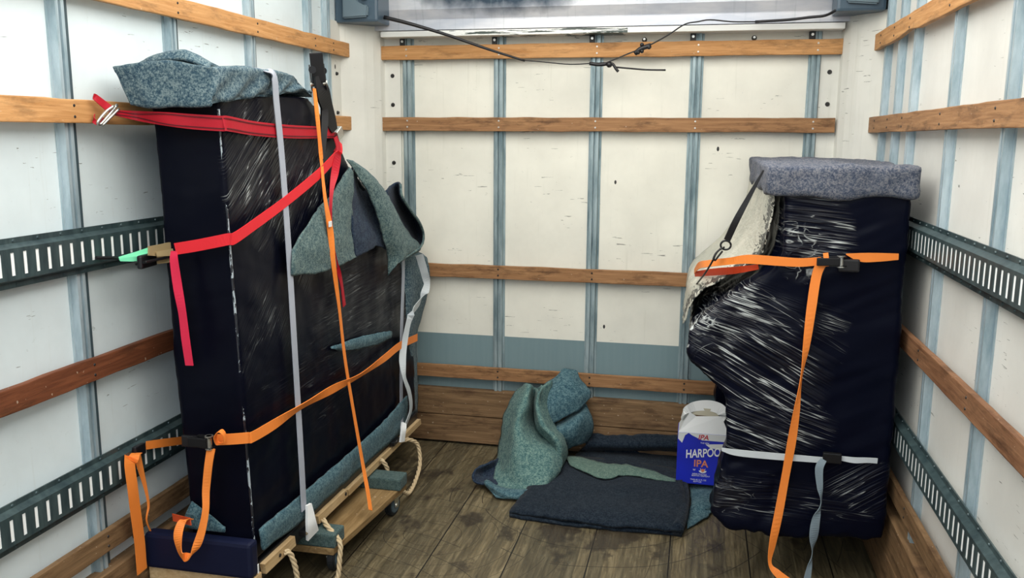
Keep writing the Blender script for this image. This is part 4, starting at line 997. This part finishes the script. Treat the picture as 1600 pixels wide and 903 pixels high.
sheet(bm, [[at(922, 678, y=4.09), at(970, 681, y=4.09), at(1020, 680, y=4.09), at(1062, 682, y=4.09)],
           [at(915, 695, y=4.03), at(970, 696, y=4.03), at(1020, 697, y=4.03), at(1066, 697, y=4.03)],
           [G(905, 706, .03), G(965, 706, .035), G(1020, 708, .035), G(1066, 712, .03)],
           [G(890, 722, .03), G(955, 728, .04), G(1015, 735, .04), G(1064, 748, .03)]], 8, 6, .010, .007, 8, 7, .008)
part('far_layer', bm, F_dark, fb, True)
bm = bmesh.new()   # pale edge of the fold
sheet(bm, [[G(884, 712, .064), G(910, 716, .068), G(945, 724, .064), G(985, 727, .066), G(1025, 738, .062), G(1056, 750, .058)],
           [G(888, 722, .070), G(912, 726, .074), G(945, 734, .070), G(985, 736, .070), G(1025, 744, .066), G(1056, 751, .060)],
           [G(892, 728, .066), G(915, 738, .070), G(945, 748, .066), G(980, 742, .066), G(1020, 749, .062), G(1056, 753, .058)]], 6, 4, .006, .002, 10, 2, .006)
part('pale_fold_edge', bm, F_edge, fb, True)
t = thing('moving_blanket', 'small teal blanket scrap on the floor beneath the blue carton', 'blanket', (.03, 3.6, 0))
bm = bmesh.new()
sheet(bm, [[G(1078, 755, .012), G(1100, 752, .02), G(1130, 750, .02)],
           [G(1080, 785, .014), G(1100, 788, .03), G(1125, 785, .02)],
           [G(1076, 800, .012), G(1096, 800, .016), G(1116, 795, .012)],
           [G(1074, 824, .010), G(1086, 818, .012), G(1104, 808, .010)]], 7, 6, .008, .006, 12, 5, .006)
part('felt', bm, F_low, t, True)

# crumpled blanket heaped against the back wall
hp = thing('moving_blanket', 'crumpled sage-teal blanket heaped upright against the back wall kick board', 'blanket', (-.68, 3.75, 0))
def Hh(px, py, y): return at(px, py, y=y)
bm = bmesh.new()   # front pear-shaped drape
sheet(bm, [[Hh(820, 600, 3.98), Hh(828, 600, 3.88), Hh(832, 604, 3.96), Hh(838, 606, 3.98), Hh(848, 602, 3.94)],
           [Hh(801, 618, 3.96), Hh(820, 632, 3.80), Hh(831, 642, 3.98), Hh(838, 642, 3.99), Hh(846, 636, 3.84)],
           [Hh(789, 650, 3.92), Hh(808, 660, 3.74), Hh(830, 672, 3.84), Hh(842, 676, 3.88), Hh(860, 682, 3.80)],
           [Hh(782, 685, 3.86), Hh(805, 700, 3.66), Hh(835, 702, 3.68), Hh(858, 706, 3.70), Hh(880, 702, 3.80)],
           [Hh(776, 720, 3.78), Hh(800, 732, 3.61), Hh(830, 738, 3.59), Hh(858, 738, 3.62), Hh(877, 728, 3.72)],
           [Hh(772, 750, 3.63), Hh(800, 758, 3.57), Hh(828, 762, 3.55), Hh(850, 762, 3.56), Hh(868, 745, 3.66)],
           [Hh(776, 764, 3.55), Hh(800, 769, 3.53), Hh(826, 772, 3.51), Hh(846, 770, 3.53), Hh(857, 763, 3.57)]], 9, 8, .008, .009, 11, 2, .004)
part('front_drape', bm, F_heap, hp, True)
bm = bmesh.new()   # bottom hem curl
sheet(bm, [[Hh(760, 750, 3.60), Hh(780, 760, 3.54), Hh(810, 765, 3.52), Hh(850, 765, 3.53)],
           [Hh(757, 754, 3.56), Hh(780, 765, 3.50), Hh(810, 771, 3.49), Hh(852, 771, 3.50)],
           [Hh(764, 764, 3.54), Hh(785, 773, 3.48), Hh(812, 776, 3.48), Hh(850, 775, 3.49)],
           [Hh(774, 778, 3.485), Hh(790, 779, 3.48), Hh(815, 779, 3.48), Hh(846, 778, 3.49)]], 7, 5, .008, .003, 10, 8, .004)
part('hem_curl', bm, F_low, hp, True)
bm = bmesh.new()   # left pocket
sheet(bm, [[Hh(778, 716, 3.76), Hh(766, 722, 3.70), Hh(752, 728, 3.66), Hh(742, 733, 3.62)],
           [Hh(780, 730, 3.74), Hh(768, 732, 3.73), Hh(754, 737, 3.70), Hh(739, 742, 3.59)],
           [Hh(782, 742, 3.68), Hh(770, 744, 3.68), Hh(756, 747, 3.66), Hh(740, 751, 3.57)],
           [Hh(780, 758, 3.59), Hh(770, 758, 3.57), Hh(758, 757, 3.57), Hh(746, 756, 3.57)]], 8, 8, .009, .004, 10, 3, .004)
part('side_pocket', bm, F_shade, hp, True)
bm = bmesh.new()   # inner ridge and fold
sheet(bm, [[Hh(838, 606, 3.96), Hh(842, 612, 3.84), Hh(848, 604, 3.90), Hh(862, 594, 3.98)],
           [Hh(834, 640, 3.94), Hh(838, 636, 3.82), Hh(846, 632, 3.86), Hh(860, 630, 3.96)],
           [Hh(838, 668, 3.84), Hh(846, 664, 3.76), Hh(856, 664, 3.80), Hh(868, 666, 3.92)],
           [Hh(856, 688, 3.80), Hh(864, 682, 3.74), Hh(872, 680, 3.80), Hh(880, 682, 3.90)],
           [Hh(866, 702, 3.78), Hh(874, 700, 3.74), Hh(882, 700, 3.80), Hh(886, 702, 3.88)],
           [Hh(868, 740, 3.74), Hh(874, 738, 3.74), Hh(880, 725, 3.80), Hh(885, 715, 3.86)]], 7, 7, .008, .005, 10, 6, .003)
part('inner_fold', bm, F_heap, hp, True)
bm = bmesh.new()   # upper back flap
sheet(bm, [[Hh(850, 600, 4.02), Hh(870, 588, 4.03), Hh(882, 576, 4.06), Hh(900, 580, 4.08)],
           [Hh(846, 618, 3.94), Hh(872, 606, 3.96), Hh(892, 596, 4.0), Hh(910, 598, 4.06)],
           [Hh(850, 642, 3.90), Hh(876, 630, 3.92), Hh(900, 620, 3.96), Hh(921, 610, 4.04)],
           [Hh(860, 664, 3.90), Hh(882, 652, 3.92), Hh(904, 640, 3.96), Hh(922, 622, 4.03)]], 8, 7, .008, .006, 9, 11, .004)
part('upper_flap', bm, F_low, hp, True)
bm = bmesh.new()   # lower back flap
sheet(bm, [[Hh(858, 668, 3.94), Hh(880, 655, 3.97), Hh(900, 642, 4.0), Hh(914, 630, 4.05)],
           [Hh(866, 676, 3.88), Hh(888, 664, 3.90), Hh(908, 652, 3.94), Hh(922, 646, 4.02)],
           [Hh(876, 688, 3.90), Hh(894, 680, 3.90), Hh(912, 670, 3.95), Hh(926, 668, 4.02)],
           [Hh(886, 702, 3.96), Hh(896, 696, 3.94), Hh(908, 694, 3.98), Hh(918, 690, 4.04)]], 8, 6, .008, .006, 10, 13, .006)
part('lower_flap', bm, F_low, hp, True)

# ------------------------------------------------------------------ beer carton
BX0, BX1, BY, BZ = -.056, .163, 3.75, .050
ct = thing('beer_carton', 'torn open blue and white beer carton standing between blanket and right piano', 'carton', (.04, 3.85, BZ))
M_blue = mat('blue_carton', (.010, .022, .52), .38); N_ = N(M_blue)
N_.col(N_.ramp(N_.noise(N_.coord(), 5, 2), [(.3, (.008, .018, .42)), (.7, (.016, .032, .60))]))
M_cw = mat('white_carton', (.74, .76, .76), .5); M_kraft = mat('raw_carton', (.46, .43, .33), .8)
M_text = mat('white_print', (.86, .87, .86), .5); M_rp = mat('orange_print', (.80, .26, .12), .5); M_red = mat('red_print', (.50, .02, .04), .5)
D = .13; H0 = .235
def wallq(b, p, q, z0, z1a, z1b, th=.0022):
    p, q = Vector(p), Vector(q); d = (q - p); nn = Vector((d.y, -d.x, 0)).normalized() * th
    vs = [b.verts.new((*(p.xy), z0)), b.verts.new((*(q.xy), z0)), b.verts.new((*(q.xy), z1b)), b.verts.new((*(p.xy), z1a))]
    vt = [b.verts.new(v.co + nn) for v in vs]
    b.faces.new(vs); b.faces.new(vt[::-1])
    for i in range(4): b.faces.new((vs[i], vt[i], vt[(i + 1) % 4], vs[(i + 1) % 4]))
b = bmesh.new(); z0 = BZ; zt = BZ + H0
wallq(b, (BX0, BY, 0), (BX1, BY, 0), z0, zt, zt); wallq(b, (BX1, BY, 0), (BX1, BY + D, 0), z0, zt, zt)
wallq(b, (BX1, BY + D, 0), (BX0, BY + D, 0), z0, zt, zt); wallq(b, (BX0, BY + D, 0), (BX0, BY, 0), z0, zt, zt)
box(b, BX0, BX1, BY, BY + D, z0 - .002, z0 + .001)
CB = part('body', b, M_blue, ct)
b = bmesh.new()   # sloping shoulder panels, white, torn open on top
TX0, TX1, TY, TZ = BX0 + .055, BX1 - .035, BY + .035, zt + .075
def quad(b, pts, th=.002):
    pts = [Vector(p) for p in pts]; nn = (pts[1] - pts[0]).cross(pts[2] - pts[0]).normalized() * th
    A = [b.verts.new(p) for p in pts]; Bq = [b.verts.new(p - nn) for p in pts]; b.faces.new(A); b.faces.new(Bq[::-1])
    for i in range(len(A)): j = (i + 1) % len(A); b.faces.new((A[i], Bq[i], Bq[j], A[j]))
quad(b, [(BX0, BY, zt), (BX1, BY, zt), (TX1, TY, TZ), (TX0 + .02, TY, TZ - .008), (TX0 - .01, TY, TZ + .010)])
quad(b, [(BX0, BY, zt), (TX0 - .01, TY, TZ + .010), (TX0 - .02, BY + D - .02, TZ - .005), (BX0, BY + D, zt)])
quad(b, [(BX1, BY, zt), (BX1, BY + D, zt), (TX1, BY + D - .02, TZ), (TX1, TY, TZ)])
part('shoulder', b, M_cw, ct)
b = bmesh.new()   # white wedges of the print on the blue face
yf = BY - .0030
def tri(b, pts): prism(b, pts, 'y', yf - .0006, yf)
tri(b, [(BX0, zt + .0), (BX0, zt - .030), (BX0 + .018, zt - .048), (BX0 + .030, zt - .012), (BX0 + .045, zt + .0)])
tri(b, [(BX0 + .045, zt), (BX0 + .060, zt - .010), (BX0 + .105, zt - .030), (BX1, zt - .030), (BX1, zt)])
tri(b, [(BX0 + .120, zt - .048), (BX1, zt - .038), (BX1, zt - .070), (BX0 + .142, zt - .064)])
part('white_print_panel', b, M_cw, CB)
b = bmesh.new()   # torn raw cardboard rim with handle hole
rim = [Vector((TX0 - .045, TY + .02, TZ - .030)), Vector((TX0 - .030, TY + .0, TZ + .010)), Vector((TX0 + .01, TY + .03, TZ + .026)), Vector((TX0 + .07, TY + .04, TZ + .032)), Vector((TX1 - .01, TY + .03, TZ + .024)), Vector((TX1 + .006, TY + .01, TZ + .004)), Vector((TX1 + .0, TY, TZ - .02))]
ribbon(b, rim, [.018, .030, .044, .05, .05, .044, .03], [Vector((0, .7, 1))] * 7, .003, 5); 
ribbon(b, [p + Vector((.006, .018, -.012)) for p in rim], [.02, .02, .024, .03, .03, .024, .02], [Vector((0, .5, 1))] * 7, .003, 5); part('torn_rim', b, M_cw, ct)
b = bmesh.new(); quad(b, [(TX0 - .01, TY + .012, TZ - .004), (TX1 - .01, TY + .012, TZ - .010), (TX1 - .01, TY + .03, TZ + .02), (TX0 + .02, TY + .03, TZ + .022)]); part('raw_inside', b, M_kraft, ct)
def text(s, px, pz, size, m, name='lettering', shear=0.0, italic=0.0, bold=True, y=None, fit=None):
    cu = bpy.data.curves.new('t', 'FONT'); cu.body = s; cu.size = size; cu.extrude = .0004; cu.offset = size * .018 if bold else 0
    o = bpy.data.objects.new('t', cu); C.objects.link(o); dg = bpy.context.evaluated_depsgraph_get()
    me = bpy.data.meshes.new_from_object(o.evaluated_get(dg)); bpy.data.objects.remove(o)
    b = bmesh.new(); b.from_mesh(me)
    wmax = max(v.co.x for v in b.verts); kx = fit / wmax if fit else 1.0
    for v in b.verts:
        x, yy, z = v.co; x *= kx; v.co = Vector((px + x + yy * italic, (y or yf - .0008) - z, pz + yy + x * shear))
    return part(name, b, m, CB)
text('HARPOON', BX0 + .036, BZ + .118, .054, M_text, shear=.14, fit=.178)
text('IPA', BX0 + .072, BZ + .082, .044, M_rp, shear=.0, bold=True)
text('IPA', BX0 + .086, BZ + .2085, .032, M_red, italic=.2, y=yf - .0012)
text('THE NEW', BX0 + .098, BZ + .190, .0085, M_text, bold=False)
text('W', BX0 + .070, BZ + .062, .011, M_text)
for i, (s, x, z) in enumerate((('INDIA PALE ALE', .068, .044), ('BOSTON VERMONT', .066, .036), ('TWELVE 12 FL OZ', .060, .017), ('BOTTLES', .074, .008))): text(s, BX0 + x, BZ + z, .0088, M_text, bold=False)
b = bmesh.new(); ex, ez = BX0 + .113, BZ + .064
prism(b, [(ex + .017 * math.cos(a), ez + .011 * math.sin(a)) for a in [math.pi + i * math.pi / 8 for i in range(9)]], 'y', yf - .0010, yf)
prism(b, [(ex - .012, ez + .010), (ex - .004, ez + .004), (ex + .004, ez + .004), (ex + .012, ez + .010), (ex + .008, ez), (ex - .008, ez)], 'y', yf - .0010, yf); part('emblem', b, M_text, CB)
b = bmesh.new(); prism(b, [(ex - .010, ez + .012), (ex - .006, ez + .006), (ex, ez + .010), (ex + .006, ez + .006), (ex + .010, ez + .012), (ex + .006, ez - .003), (ex, ez - .007), (ex - .006, ez - .003)], 'y', yf - .0018, yf - .0011); part('emblem_centre', b, M_rp, CB)
